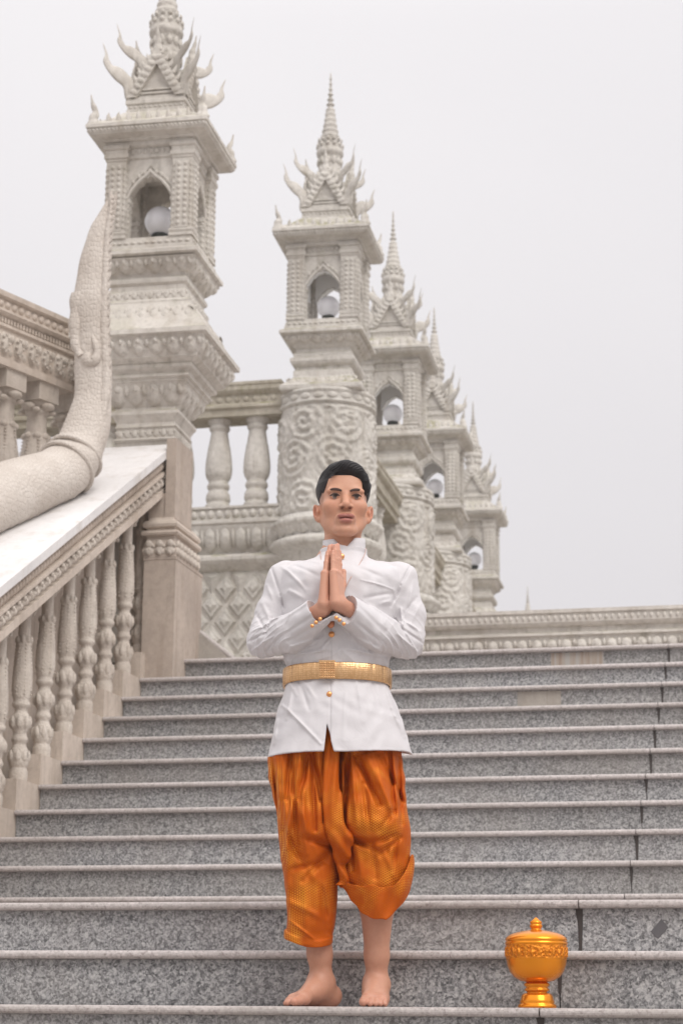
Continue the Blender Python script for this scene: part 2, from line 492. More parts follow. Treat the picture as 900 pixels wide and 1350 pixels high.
    for sx in (-1, 1):
        for sy in (-1, 1): # flame leaf at each corner of the eave
            c = MB()
            cx, cy = sx*.405, sy*.405
            horn(c, [(cx,cy,1.0),(cx+sx*.004,cy+sy*.004,1.05),(cx-sx*.006,cy-sy*.006,1.11),(cx+sx*.012,cy+sy*.012,1.17),(cx+sx*.022,cy+sy*.022,1.235)], .05, .004, .55)
            bld(c, 'corner_leaf', mat, roof)
    c = MB()
    for q in range(4):
        R = Matrix.Rotation(q*PI/2, 3, 'Z')
        for i in range(9):
            x = -.30 + .075*i
            P = [R @ Vector((x, -.392, 1.01)), R @ Vector((x+.004, -.392, 1.045)), R @ Vector((x-.003, -.392, 1.075)), R @ Vector((x+.002, -.392, 1.10))]
            c.tube(P, [.021,.022,.013,.002], 6, .6)
    bld(c, 'ridge_crest', mat, roof)
    # gables with flame finials
    for q in range(4):
        R = Matrix.Rotation(q*PI/2, 3, 'Z'); T = lambda p: R @ Vector(p)
        gb = MB()
        y1 = -.222
        tri = [(-.155,1.285),(.155,1.285),(0,1.56)]
        v = [T((x,y1+.03,z)) for x,z in tri] + [T((x,-.02,z)) for x,z in tri]
        gb.add(v, [(0,1,2),(3,5,4),(0,3,4,1),(1,4,5,2),(2,5,3,0)])
        for sx in (-1, 1):
            # barge board: thick leaning board with leaf bosses
            e = [Vector((sx*.225,y1-.012,1.285)), Vector((sx*.145,y1-.012,1.285)), Vector((0,y1-.012,1.545)), Vector((0,y1-.012,1.69))]
            v = [R @ p for p in e] + [R @ (p + Vector((0,.075,0))) for p in e]
            f = [(0,1,2,3),(4,7,6,5),(0,4,5,1),(1,5,6,2),(2,6,7,3),(3,7,4,0)]
            if sx > 0: pass
            else: f = [t for t in f]
            gb.add(v, f if sx < 0 else [t[::-1] for t in f])
            dv = Vector((-sx*.185, 0, .33)).normalized(); pv = Vector((sx*.33, 0, .185)).normalized()
            for i in range(7):
                t = (i+.4)/7.3
                p = Vector((sx*(.185*(1-t)), y1-.013, 1.285 + .33*t))
                gb.dome(R @ p, R @ pv, R @ dv, R @ Vector((0,-1,0)), .07, .05, .013, .5, 5, 4)
                # serrated outer rim
                o = Vector((sx*(.222*(1-t)), y1+.02, 1.29 + .40*t))
                gb.tube([R @ o, R @ (o + pv*.02 + Vector((0,0,.012))), R @ (o + pv*.032 + Vector((0,0,.04)))], [.022,.016,.002], 6, .6)
        for i in range(3):
            gb.obox(T((-.135+.012*i, y1+.022-.006*i, 1.288+.028*(i))), T((.27-.024*i,0,0)), T((0,.02,0)), (0,0,.016))
        gab = bld(gb, 'gable', mat, root)
        f = MB(); horn(f, [T((0,y1+.02,1.66)),T((0,y1+.015,1.73)),T((0,y1-.002,1.79)),T((0,y1-.012,1.86))], .034, .004, .6)
        bld(f, 'gable_finial', mat, gab)
    for q in range(4):
        R = Matrix.Rotation(q*PI/2 + PI/4, 3, 'Z'); T = lambda p: R @ Vector(p)
        f = MB(); horn(f, [T((0,-.22,1.28)),T((0,-.29,1.39)),T((0,-.375,1.45)),T((0,-.455,1.485)),T((0,-.490,1.535)),T((0,-.493,1.59)),T((0,-.525,1.67))], .085, .002, .26)
        horn(f, [T((0,-.20,1.30)),T((0,-.27,1.34)),T((0,-.30,1.42))], .07, .01, .6)
        bld(f, 'horn_finial', mat, root)
        f = MB(); horn(f, [T((0,-.10,1.50)),T((0,-.19,1.61)),T((0,-.275,1.655)),T((0,-.350,1.68)),T((0,-.385,1.725)),T((0,-.388,1.775)),T((0,-.416,1.855))], .070, .002, .26)
        bld(f, 'horn_finial', mat, root)
    # spire
    b = MB()
    pr = [(.15,1.285),(.15,1.45),(.13,1.52),(.112,1.60),(.104,1.84),(.11,1.86),(.126,1.875),(.13,1.90),(.122,1.93)]
    r0 = .112; z = 1.935
    for i in range(7):
        r1 = r0*.865; h = .058
        pr += [(r0*1.06,z),(r0*1.09,z+h*.35),(r0*.98,z+h*.62),(r1*.98,z+h*.72)]; z += h; r0 = r1
    r0 = .040
    pr += [(.046,z),(.04,z+.02)]
    z += .02
    for i in range(6):
        h = .054; r1 = r0*.80
        pr += [(r0*.66,z+h*.1),(r0*.6,z+h*.6),(r0*.98,z+h*.72),(r0*.98,z+h*.86),(r1*.66,z+h)]; z += h; r0 = r1
    pr += [(.0085,z+.01),(.006,z+.04),(.001,z+.06)]
    b.lathe(pr, (0,0), 20, True, None)
    for k in range(12):
        a = 2*PI*k/12; R = Matrix.Rotation(a, 3, 'Z')
        b.dome(R @ Vector((0,-.108,1.62)), R @ Vector((1,0,0)), (0,0,1), R @ Vector((0,-1,0)), .05, .10, .025, .7)
        b.dome(R @ Vector((0,-.118,1.94)), R @ Vector((1,0,0)), (0,0,1), R @ Vector((0,-1,0)), .05, .055, .018, .7, 4, 4)
        b.dome(R @ Vector((0,-.105,2.0)), R @ Vector((1,0,0)), (0,0,1), R @ Vector((0,-1,0)), .042, .05, .016, .7, 4, 4)
        b.dome(R @ Vector((0,-.107,1.76)), R @ Vector((1,0,0)), (0,0,1), R @ Vector((0,-1,0)), .05, .09, .02, .7)
    bld(b, 'spire', matc, root)

M['lining'] = plain('white_plaster', (.80,.80,.80), .8)[0]
TGROUP = 'spired lantern towers'
def near_tower():
    x, y, rot, zl = -4.323, 12.884, .036, 5.042
    root = empty('lantern_tower', (x, y, LAND_Z), 'largest lantern tower on square stepped pedestal behind the serpent, spire cut off above', 'tower', TGROUP, rot)
    up = bpy.data.objects.new('lantern_stage', None)
    b = MB(); o = zl - LAND_Z
    L = [(.20,-2.8),(.20,-1.30),(.222,-1.285),(.215,-1.275),(.202,-1.27),(.202,-1.205),(.215,-1.195),(.205,-1.18),(.204,-1.165),(.222,-1.13),(.236,-1.11),(.236,-1.09),(.215,-1.075),(.206,-1.055),
         (.292,-.905),(.302,-.90),(.302,-.885),(.322,-.875),(.322,-.862),(.31,-.85),(.316,-.835),(.345,-.82),(.352,-.80),(.345,-.79),(.37,-.775),(.395,-.762),(.395,-.755),
         (.448,-.628),(.478,-.618),(.478,-.585),(.462,-.575),(.44,-.54),(.318,-.357),(.312,-.345),(.312,-.33),(.288,-.31),(.284,-.25),(.262,-.235),(.262,-.20),(.28,-.185),(.283,-.165),(.275,-.15),(.262,-.14),(.264,-.118),(.352,-.022),(.30,.0)]
    b.square([(h, z+o) for h, z in L])
    ped = b.build('pedestal', M['stone'], root)
    def sub(f, name, m=M['stone_carved']):
        mb = MB(); f(mb); mb.v = [(p[0], p[1], p[2]+o) for p in mb.v]; mb.build(name, m, ped)
    sub(lambda q: band4(q, .206,-1.055,.292,-.905,4,.03), 'lotus_band')
    sub(lambda q: band4(q, .395,-.755,.448,-.628,7,.036), 'lotus_band')
    sub(lambda q: band4(q, .264,-.118,.350,-.026,6,.028), 'lotus_band')
    sub(lambda q: band4(q, .203,-1.268,.203,-1.208,8,.014,.9,0,False), 'bead_band')
    sub(lambda q: band4(q, .40,-.49,.33,-.375,9,.016,.85,.2), 'leaf_band')
    sub(lambda q: band4(q, .286,-.31,.284,-.25,10,.012,.8,.3), 'leaf_band')
    # lantern stage is built as parts of the tower, lifted to its height
    st = []
    before = set(bpy.data.objects)
    upper_tower(root, .96, M['stone'], M['stone_carved'])
    for ob in set(bpy.data.objects) - before:
        if ob.parent is root: ob.location.z = o
    return root
near_tower()

def scroll_relief(r, z, a):
    """large scrolling discs carved in the drum"""
    u = a/(2*PI)*8
    best = 0
    for k in range(-1, 10):
        for row in range(-2, 9):
            pass
    return r
def drum_mesh(mb, r0, z0, z1, seg=160, rows=110):
    rings = []
    A = np.linspace(0, 2*PI, seg, endpoint=False); Z = np.linspace(z0, z1, rows)
    aa, zz = np.meshgrid(A, Z)
    P = 2*PI*r0/7; H = (z1 - z0)/3.0
    rel = np.zeros_like(aa)
    for row in range(-1, 5):
        for k in range(-1, 9):
            cu = (k + .5*(row % 2))*P; cz = z0 + (row + .45)*H
            cu += .05*math.sin(7.3*k + 3.1*row); cz += .05*math.sin(4.7*k + 2.2*row); du = (aa*r0 - cu); du = (du + PI*r0) % (2*PI*r0) - PI*r0
            dz = zz - cz; ro = np.sqrt(du**2 + dz**2); th = np.arctan2(dz, du)
            w = np.clip(1 - (ro/(P*.56))**6, 0, 1)
            sp = np.cos(2*PI*(ro/.082) - th*(1 if k % 2 else -1))
            lf = .5 + .5*np.cos(th*7 + ro*55)
            rel = np.maximum(rel, w*(.011 + .013*sp + .009*lf*np.clip(ro/.05, 0, 1) + .003*np.sin(aa*23 + zz*31)*np.sin(zz*37 - aa*11)))
    tiny = .006*np.sin(aa*41)*np.sin(zz*57)
    edge = np.clip((zz - z0)/.03, 0, 1)*np.clip((z1 - zz)/.03, 0, 1)
    R = r0 + (rel + tiny)*edge
    rings = [[(R[i,j]*cos(A[j]), R[i,j]*sin(A[j]), Z[i]) for j in range(seg)] for i in range(rows)]
    mb.loft(rings, True, False)

def far_tower():
    zl = 6.049; base = LAND_Z; o = zl - base
    root = empty('lantern_tower', (-4.23, 17.577, base), 'x', 'tower', TGROUP, .05)
    b = MB()
    L = [(.30,-.56),(.372,-.545),(.378,-.53),(.378,-.50),(.362,-.49),(.275,-.405),(.27,-.39),(.27,-.335),(.25,-.325),(.25,-.30),(.285,-.275),(.298,-.25),(.298,-.22),(.27,-.205),(.27,-.17),(.25,-.155),(.25,-.125),(.27,-.11),(.285,-.09),(.35,-.015),(.30,.0)]
    b.square([(h, z+o) for h, z in L])
    ped = b.build('pedestal', M['stone_far'], root)
    def sub(f, name, m=M['stone_carved']):
        mb = MB(); f(mb); mb.v = [(p[0], p[1], p[2]+o) for p in mb.v]; return mb.build(name, m, ped)
    sub(lambda q: band4(q, .286,-.09,.348,-.018,6,.026), 'lotus_band')
    sub(lambda q: band4(q, .35,-.478,.282,-.41,7,.014,.85,.2), 'leaf_band')
    d = MB(); zb = o
    d.lathe([(.40,-.535+o),(.445,-.55+o),(.452,-.575+o),(.44,-.585+o),(.44,-.66+o),(.452,-.665+o),(.452,-.68+o),(.43,-.69+o),(.425,-.70+o)], (0,0), 64, True, None, False)
    d2 = MB(); drum_mesh(d, .425, -1.70+o, -.70+o)
    d.lathe([(.43,-3.8+o),(.43,-2.05+o),(.50,-2.0+o),(.52,-1.96+o),(.50,-1.93+o),(.44,-1.90+o),(.46,-1.86+o),(.515,-1.80+o),(.525,-1.77+o),(.50,-1.755+o),(.455,-1.75+o),(.455,-1.71+o),(.43,-1.70+o)], (0,0), 64, True, None, False)
    for k in range(22):
        R = Matrix.Rotation(2*PI*k/22, 3, 'Z')
        d.dome(R @ Vector((0,-.455,-1.90+o)), R @ Vector((1,0,0)), (0,0,1), R @ Vector((0,-1,.5)), .12, .12, .04, .5)
        d.dome(R @ Vector((0,-.44,-.655+o)), R @ Vector((1,0,0)), (0,0,1), R @ Vector((0,-1,0)), .1, .065, .014, 0)
    d.build('drum', M['drum'], root)
    before = set(bpy.data.objects)
    upper_tower(root, 1.0, M['stone_far'], M['stone_far'], M['lining'])
    for ob in set(bpy.data.objects) - before:
        if ob.parent is root: ob.location.z = o
    return root
TW = [(-4.23,17.577),(-4.34,21.09),(-4.47,24.32),(-4.66,28.47)]
TL = ['lantern tower on carved round drum behind the man, whole spire clear against the sky',
      'lantern tower third in the row, half hidden by the round drum tower in front',
      'lantern tower fourth in the row, between the third tower and the farthest full tower',
      'farthest fully visible lantern tower in the row, lowest in the picture, above the low parapet']
ft = far_tower(); ft['label'] = TL[0]
for (x, y), lb in list(zip(TW, TL))[1:]:
    c = copy_tree(ft); c.location = (x, y, LAND_Z); c['label'] = lb
c = copy_tree(ft); c.location = (-5.705, 41.7, LAND_Z); c['label'] = 'distant tower of which only a thin spire tip shows above the low parapet'

# globe lamps inside the lanterns
def lamp(x, y, z, s, label):
    t = empty('globe_lamp', (x, y, z), label, 'lamp', 'globe lamps in the lanterns')
    b = MB(); b.lathe([(.050,0),(.050,.07),(.066,.08),(.066,.10),(.05,.112)], (0,0), 20); b.build('lamp_base', M['globe_base'], t)
    g = MB(); g.ball((0,0,.205), .112, 24, 16); g.build('glass_globe', M['globe'], t); t.scale = (s,)*3
    return t
l0 = lamp(-4.323, 12.884, 5.042 + .165, 1.0, 'round frosted glass globe lamp on dark base in the nearest lantern above the serpent')
LB = ['white globe lamp in the lantern on the carved drum behind the man', 'white globe lamp in the third lantern, partly covered by shade',
      'white globe lamp in the fourth lantern of the row', 'small white globe lamp in the farthest lantern, just above the parapet']
for (x, y), lb in zip(TW, LB):
    c = copy_tree(l0); c.location = (x, y, 6.049 + .165); c['label'] = lb
    c.scale = (.95,)*3
# ------------------------------------------------------------------ balusters
def stair_baluster():
    b = MB()
    def mod(r, z, a):
        if .50 < z < .80: return r*(1 + .07*abs(math.sin(7*a)) + .03*math.sin(z*260))
        if .11 < z < .19 or .29 < z < .37: return r*(1 + .10*math.sin(6*a + z*60)*math.sin((z-.11)*PI/.08 if z < .2 else (z-.29)*PI/.08))
        return r
    pr = [(.050,0),(.052,.03),(.052,.06),(.046,.075),(.046,.085),(.053,.095),(.055,.11),(.056,.13),(.053,.16),(.045,.185),(.038,.20),(.036,.215),(.044,.225),(.046,.24),(.040,.252),(.036,.27),(.046,.29),(.056,.315),(.055,.345),(.044,.372),(.035,.385),(.034,.40),(.042,.41),(.050,.42),(.050,.435),(.043,.445),(.050,.47),(.053,.50),(.0535,.54),(.053,.58),(.051,.62),(.048,.66),(.045,.70),(.042,.74),(.040,.775),(.040,.79),(.035,.80),(.034,.86),(.034,.92),(.042,.93),(.044,.945),(.036,.955),(.036,.97),(.046,.985),(.046,1.0)]
    dense = []
    for (r0,z0),(r1,z1) in zip(pr, pr[1:]):
        n = max(1, int((z1-z0)/.012))
        dense += [(r0+(r1-r0)*i/n, z0+(z1-z0)*i/n) for i in range(n)]
    dense.append(pr[-1])
    b.lathe(dense, (0,0), 28, True, mod)
    b.box(-.05,.05,-.05,.05,1.0,1.12)
    for k in range(7): # bead strings on the sleeve
        a = 2*PI*k/7
        for i in range(14):
            z = .48 + i*.021; r = .054 - .0125*max(0, (z-.5))/.3
            b.ball((r*cos(a), r*sin(a), z), .0058, 6, 4)
    for k in range(8): # hanging leaf tips
        a = 2*PI*k/8; R = Matrix.Rotation(a, 3, 'Z')
        b.dome(R @ Vector((0,-.040,.76)), R @ Vector((1,0,0)), (0,0,1), R @ Vector((0,-1,0)), .03, .05, .012, .6, 4, 4)
        b.dome(R @ Vector((0,-.053,.105)), R @ Vector((1,0,0)), (0,0,1), R @ Vector((0,-1,0)), .036, .075, .012, .6, 5, 5)
        b.dome(R @ Vector((0,-.052,.292)), R @ Vector((1,0,0)), (0,0,1), R @ Vector((0,-1,0)), .036, .075, .013, .6, 5, 5)
    for q in range(4): # scroll brackets under the rail
        R = Matrix.Rotation(q*PI/2, 3, 'Z')
        b.ball(R @ Vector((0,-.045,.965)), .026, 10, 6); b.ball(R @ Vector((.03,-.04,.94)), .016, 8, 5)
    return b

CP = lambda y: 2.133 + .5478*(y - 9.785)            # right edge of the white coping
SL = Vector((0, 1, .5478)).normalized(); SN = Vector((0, -.5478, 1)).normalized()
t = empty('stair_balustrade', (-4.28, 10.0, SZ(5)), 'sloping carved stone balustrade with white coping beside the left end of the steps', 'balustrade')
TO = t.location.copy()
first = None
for k in range(2, 13):
    b = MB(); z0 = SZ(k) - .35; y0 = SY(k) + .02
    b.box(-4.37, XL - .001 - .0005*(k % 2), y0, y0 + TR - .002, z0, SZ(k+1) - .002)
    b.build('step_block', M['stone_warm'], t, TO)
    if first is None:
        first = stair_baluster().build('baluster', M['stone_warm_carved'], t); o = first
    else:
        o = first.copy(); COL.objects.link(o); o.parent = t
    o.location = Vector((-4.268, SY(k) + .215, SZ(k+1) - .004)) - TO
    hgt = CP(SY(k) + .215) - .31 - SZ(k+1)
    o.scale = (1, 1, hgt/1.03)
    o.rotation_euler = (0, 0, .3*k)
# rail with its bands, running up to the pillar
ya, yb = 6.9, 12.60
def slope_beam(mb, x0, x1, d0, d1, y0=ya, y1=yb):
    """slab between depths d0<d1 (vertical, below the coping edge)"""
    v = []
    for y in (y0, y1):
        for x, d in ((x0, d1), (x1, d1), (x1, d0), (x0, d0)): v.append((x, y, CP(y) - d))
    mb.add(v, [(0,1,2,3)[::-1],(4,5,6,7)[::-1][::-1],(0,4,5,1)[::-1],(1,5,6,2)[::-1],(2,6,7,3)[::-1],(3,7,4,0)[::-1]])
b = MB()
slope_beam(b, -4.42, -4.150, .058, .165)
slope_beam(b, -4.42, -4.118, .050, .072)
slope_beam(b, -4.42, -4.112, .150, .172)
slope_beam(b, -4.42, -4.165, .172, .272)
slope_beam(b, -4.42, -4.118, .268, .318)
rail = b.build('rail', M['stone_warm'], t, TO)
c = MB(); n = int((yb - ya)/.042)
for i in range(n): # slanting flutes
    y = ya + .042*i + .012
    c.dome((-4.1505, y, CP(y) - .150), (0,.877,.480), (0,-.25,1), (1,0,0), .033, .080, .032, .1, 6, 6)
c.build('flute_band', M['stone_warm'], rail, TO)
c = MB(); n = int((yb - ya)/.078)
for i in range(n): # curled leaves
    y = ya + .078*i + .03
    c.dome((-4.1655, y, CP(y) - .268), (0,.877,.480), (0,-.25,1), (1,0,0), .066, .092, .050, .35, 7, 7)
    c.dome((-4.135, y + .006, CP(y) - .250), (0,.877,.480), (0,-.25,1), (1,0,0), .034, .060, .032, .5, 5, 5)
    c.ball((-4.124, y - .018, CP(y) - .205), .017, 8, 5)
    c.dome((-4.16, y + .039, CP(y + .039) - .225), (0,.877,.480), (0,-.3,1), (1,0,0), .026, .055, .034, .5, 4, 4)
c.build('leaf_band', M['stone_warm_carved'], rail, TO)
c = MB()
slope_beam(c, -5.6, -4.10, .0, .056, 6.9, 12.672)
c.build('coping', M['coping'], t, TO)
c = MB() # solid core under the coping, left of the balusters
v = []
for y in (6.9, 12.67):
    for x in (-5.55, -4.50): v += [(x, y, -.6), (x, y, CP(y) - .057)]
c.add(v, [(0,1,3,2)[::-1][::-1],(4,6,7,5),(0,4,5,1),(2,3,7,6),(1,5,7,3),(0,2,6,4)])
c.build('core_wall', M['stone_warm'], t, TO)

# pillar at the head of the balustrade
t = empty('square_pillar', (-4.11, 12.75, SZ(12)), 'square brown stone pillar with carved capital at the top of the steps, below the nearest tower', 'pillar')
PO = t.location.copy()
def rect(mb, levels, xl, xr, yf, yb2):
    rings = []
    for o_, z in levels: rings.append([(xl-o_,yf-o_,z),(xr+o_,yf-o_,z),(xr+o_,yb2,z),(xl-o_,yb2,z)])
    mb.loft(rings, False)
b = MB(); rect(b, [(0,SZ(12)-.1),(0,2.868),(.004,2.872),(.004,2.888),(-.004,2.895)], -4.222, -4.005, 12.462, 13.06); sh = b.build('shaft', M['stone_pillar'], t, PO)
b = MB(); rect(b, [(0,2.89),(.0,2.90),(.008,2.93),(-.012,3.01),(-.014,3.015),(-.014,3.03),(.012,3.036),(.018,3.05),(.012,3.065),(-.012,3.07),(-.012,3.085),(.006,3.092),(.010,3.11),(.0,3.13),(-.022,3.145),(-.026,3.16)], -4.225, -4.008, 12.458, 12.98)
cap = b.build('capital', M['stone_warm'], t, PO)
c = MB()
for (x0, y0_, U, Nn, n) in ((-4.225, 12.452, (1,0,0), (0,-1,0), 3), (-4.002, 12.46, (0,1,0), (1,0,0), 7)):
    U = Vector(U)
    for i in range(n):
        p = Vector((x0, y0_, 2.90)) + U*(.036 + .073*i)
        c.dome(p, U, (0,0,1), Nn, .074, .06, .016, .2); c.dome(p + Vector((0,0,.045)), U, (0,0,1), Nn, .06, .06, .018, .5)
        c.ball(p + Vector((0,0,.018)), .02, 10, 6); c.ball(p + U*.03 + Vector((0,0,.06)), .012, 8, 5)
c.build('leaf_carving', M['stone_warm_carved'], cap, PO)
b = MB(); rect(b, [(0,3.155),(0,3.70)], -4.098, -4.030, 12.49, 12.86); rect(b, [(0,3.155),(0,3.33)], -4.215, -4.10, 12.50, 12.80); b.build('upper_shaft', M['stone_pillar'], t, PO)

# ------------------------------------------------------------------ fat balusters of the terrace
def fat_baluster(h=.867):
    b = MB(); s = h/.867
    pr = [(.115,0),(.118,.02),(.118,.05),(.105,.06),(.10,.075),(.108,.085),(.113,.11),(.108,.15),(.092,.18),(.085,.19),(.098,.205),(.105,.225),(.102,.245),(.088,.26),(.092,.28),(.108,.31),(.119,.35),(.121,.40),(.117,.47),(.108,.54),(.098,.61),(.089,.67),(.081,.72),(.078,.75),(.088,.76),(.096,.775),(.096,.79),(.088,.80),(.088,.81),(.105,.83),(.108,.85),(.108,.867)]
    dense = []
    for (r0,z0),(r1,z1) in zip(pr, pr[1:]):
        n = max(1, int((z1-z0)/.015)); dense += [(r0+(r1-r0)*i/n, (z0+(z1-z0)*i/n)*s) for i in range(n)]
    dense.append((pr[-1][0], pr[-1][1]*s))
    b.lathe(dense, (0,0), 32, True, lambda r, z, a: r*(1 + (.035*abs(math.sin(6*a)) if .28*s < z < .62*s else 0)))
    return b
# terrace front, seen under and beside the nearest tower
t = empty('terrace_balustrade', (-6.5, 17.5, 3.0), 'pale stone terrace front with stout balusters, mossy rail and diamond carved wall behind the pillar', 'balustrade')
TO = t.location.copy(); X0, X1, YF = -11.5, -4.6, 17.5
b = MB()
prof = [(-.14,5.338),(-.14,5.40),(-.165,5.415),(-.165,5.44),(-.15,5.455),(-.15,5.53),(-.18,5.55),(-.195,5.57),(-.195,5.61),(-.205,5.62),(-.205,5.646)]
def run_x(mb, pr, x0, x1, yc, yback):
    poly = [(yc + o_, z) for o_, z in pr] + [(yback, pr[-1][1]), (yback, pr[0][1])]
    n = len(poly)
    v = [(x0, y, z) for y, z in poly] + [(x1, y, z) for y, z in poly]
    mb.add(v, [tuple(range(n)), tuple(range(n, 2*n))[::-1]] + [(i, n+i, n+(i+1)%n, (i+1)%n) for i in range(n)])
run_x(b, prof, X0, X1, YF, YF + .19)
for i in range(80):
    b.dome((X0 + .0863*i, YF - .151, 5.46), (1,0,0), (0,0,1), (0,-1,0), .07, .065, .016, .3, 5, 4)
b.build('rail', M['mossy'], t, TO)
b = MB()
run_x(b, [(-.03,2.2),(-.03,3.90),(-.06,3.915),(-.11,3.96),(-.13,3.99),(-.13,4.02),(-.10,4.045),(-.06,4.06),(-.06,4.07),(-.12,4.20),(-.15,4.29),(-.15,4.31),(-.17,4.325),(-.17,4.355),(-.145,4.362),(-.13,4.37),(-.13,4.462),(-.15,4.468),(-.15,4.488)], X0, X1, YF, YF + .3)
wall = b.build('wall', M['stone_far'], t, TO)
c = MB()
for i in range(48):
    x = X0 + .145*i
    c.dome((x, YF - .06, 4.065), (1,0,0), (0,-.36,.93), (0,-.93,-.36), .135, .24, .045, .25)
    c.dome((x + .0725, YF - .07, 4.10), (1,0,0), (0,-.36,.93), (0,-.93,-.36), .05, .2, .045, .5)
c.build('lotus_band', M['drum'], wall, TO)
c = MB()
for i in range(88):
    x = X0 + .079*i
    c.dome((x, YF - .131, 4.372), (1,0,0), (0,0,1), (0,-1,0), .062, .088, .025, 0)
c.build('bead_band', M['stone_far'], wall, TO)
c = MB()
def diamond(mb, x, z, w, h, y, d, inset):
    o_ = [(x-w,y,z),(x,y,z-h),(x+w,y,z),(x,y,z+h)]
    q = [(x-w*inset,y-d,z),(x,y-d,z-h*inset),(x+w*inset,y-d,z),(x,y-d,z+h*inset)]
    mb.add(o_ + q, [(i,(i+1)%4,4+(i+1)%4,4+i) for i in range(4)] + [(4,5,6,7)])
for r in range(9):
    z = 3.90 - .155*r
    for i in range(28):
        x = X0 + .26*i + (.13 if r % 2 else 0)
        if r == 0:
            c.add([(x-.10,YF-.03,3.895),(x,YF-.03,3.66),(x+.10,YF-.03,3.895),(x,YF-.075,3.84)], [(0,1,3),(1,2,3),(2,0,3)])
            continue
        if z - .15 < LAND_Z or z > 3.80: continue
        diamond(c, x, z, .105, .135, YF - .03, .028, .78)
        diamond(c, x, z, .055, .075, YF - .058, .022, .4)
c.build('diamond_relief', M['drum'], wall, TO)
fb = None
i = 0
x = -4.871
while x > X0 + .2:
    if fb is None: fb = fat_baluster().build('baluster', M['stone_far'], t); o = fb
    else: o = fb.copy(); COL.objects.link(o); o.parent = t
    o.location = Vector((x, YF, 4.478)) - TO; x -= .363
# balustrades between the towers of the row
names = ['mossy stone railing running away between the drum tower and the third tower',
         'mossy stone railing between the third and fourth lantern towers', 'farthest short mossy railing, just before the last full tower']
for i in range(3):
    A = Vector((*TW[i], 0)); B = Vector((*TW[i+1], 0)); D = (B - A).normalized(); Pn = Vector((D.y, -D.x, 0))
    L = (B - A).length
    t = empty('row_balustrade', (A.x, A.y, LAND_Z), names[i], 'balustrade', 'railings between the row towers', math.atan2(D.y, D.x))
    b = MB() # local x along the run, -y towards the visitor's side
    run_x(b, [(o_*.9, z - LAND_Z - .27) for o_, z in prof], .25, L - .25, 0, .17); b.build('rail', M['mossy'], t)
    b = MB(); run_x(b, [(o_, z - LAND_Z - .27) for o_, z in [(-.03,2.2),(-.03,3.90),(-.06,3.915),(-.13,3.99),(-.13,4.02),(-.06,4.06),(-.15,4.29),(-.15,4.31),(-.17,4.325),(-.17,4.355),(-.13,4.37),(-.13,4.462),(-.15,4.468),(-.15,4.488)]], .3, L - .3, 0, .3)
    for j in range(int((L-.8)/.145)):
        b.dome((.5 + .145*j, -.06, 4.065 - LAND_Z - .27), (1,0,0), (0,-.36,.93), (0,-.93,-.36), .135, .24, .045, .25)
    b.build('wall', M['stone_far'], t)
    n = int((L - 1.1)/.36)
    for j in range(n):
        o = fb.copy(); COL.objects.link(o); o.parent = t; o.location = (.62 + .36*j, 0, 4.478 - LAND_Z - .27)

# railing with medallions that comes forward on the left, behind the serpent
D = Vector((-.33, -.944, 0)).normalized()
ang = math.atan2(D.y, D.x)
t = empty('medallion_railing', (-4.958, 12.9, 2.6), 'upper left stone railing carved with a row of medallions over stout balusters', 'balustrade', None, ang)
b = MB(); z0 = 4.156 - 2.6; z1 = 4.648 - 2.6   # local x runs towards the viewer; the visible face is local +y (right-hand side)
face = [(.0,z0),(.0,z0+.05),(-.02,z0+.06),(-.02,z0+.255),(.0,z0+.265),(.0,z0+.285),(-.025,z0+.295),(-.025,z0+.335),(.0,z0+.345),(.02,z0+.36),(.02,z0+.375),(-.005,z0+.385),(-.005,z0+.45),(.03,z0+.46),(.035,z0+.492)]
poly = [(.12 + o_, z) for o_, z in face] + [(-.12, z1), (-.12, z0)]
n = len(poly); v = [(-.12, y, z) for y, z in poly] + [(3.2, y, z) for y, z in poly]
b.add(v, [tuple(range(n))[::-1], tuple(range(n, 2*n))] + [(i, (i+1)%n, n+(i+1)%n, n+i) for i in range(n)])
rail = b.build('rail', M['stone_warm'], t)
c = MB()
for i in range(22):
    x = -.03 + .14*i
    c.dome((x, .10, z0+.075), (1,0,0), (0,0,1), (0,1,0), .085, .165, .035, .45)
    for k in range(8):
        a = 2*PI*k/8; c.ball((x + .034*cos(a), .128, z0+.15 + .058*sin(a)), .012, 6, 4)
    for s_ in (-1, 1): c.dome((x + s_*.055, .10, z0+.17), (1,0,0), (0,0,1), (0,1,0), .045, .07, .018, .5, 5, 5)
    c.dome((x + .07, .10, z0+.075), (1,0,0), (0,0,1), (0,1,0), .04, .06, .016, .5, 4, 4)
c.build('medallion_band', M['stone_warm_carved'], rail)
c = MB()
for i in range(100):
    c.obox((-.1 + .031*i, .094, z0+.298), (.018,0,0), (0,.016,0), (0,0,.034))
for i in range(46):
    c.dome((-.08 + .068*i, .114, z0+.388), (1,0,0), (0,0,1), (0,1,0), .06, .06, .02, .2)
c.build('bead_band', M['stone_warm'], rail)
sb = stair_baluster(); sb.v = [(x*2.0, y*2.0, z*1.12) for x, y, z in sb.v if True]
o0 = None
for i in range(9):
    if o0 is None: o0 = sb.build('baluster', M['stone_warm_carved'], t); o = o0
    else: o = o0.copy(); COL.objects.link(o); o.parent = t
    o.location = (-.01 + .335*i, 0, .31)
b = MB(); b.box(-.12, 3.2, -.13, .13, -1.6, .32); b.build('base_wall', M['stone_warm'], t)

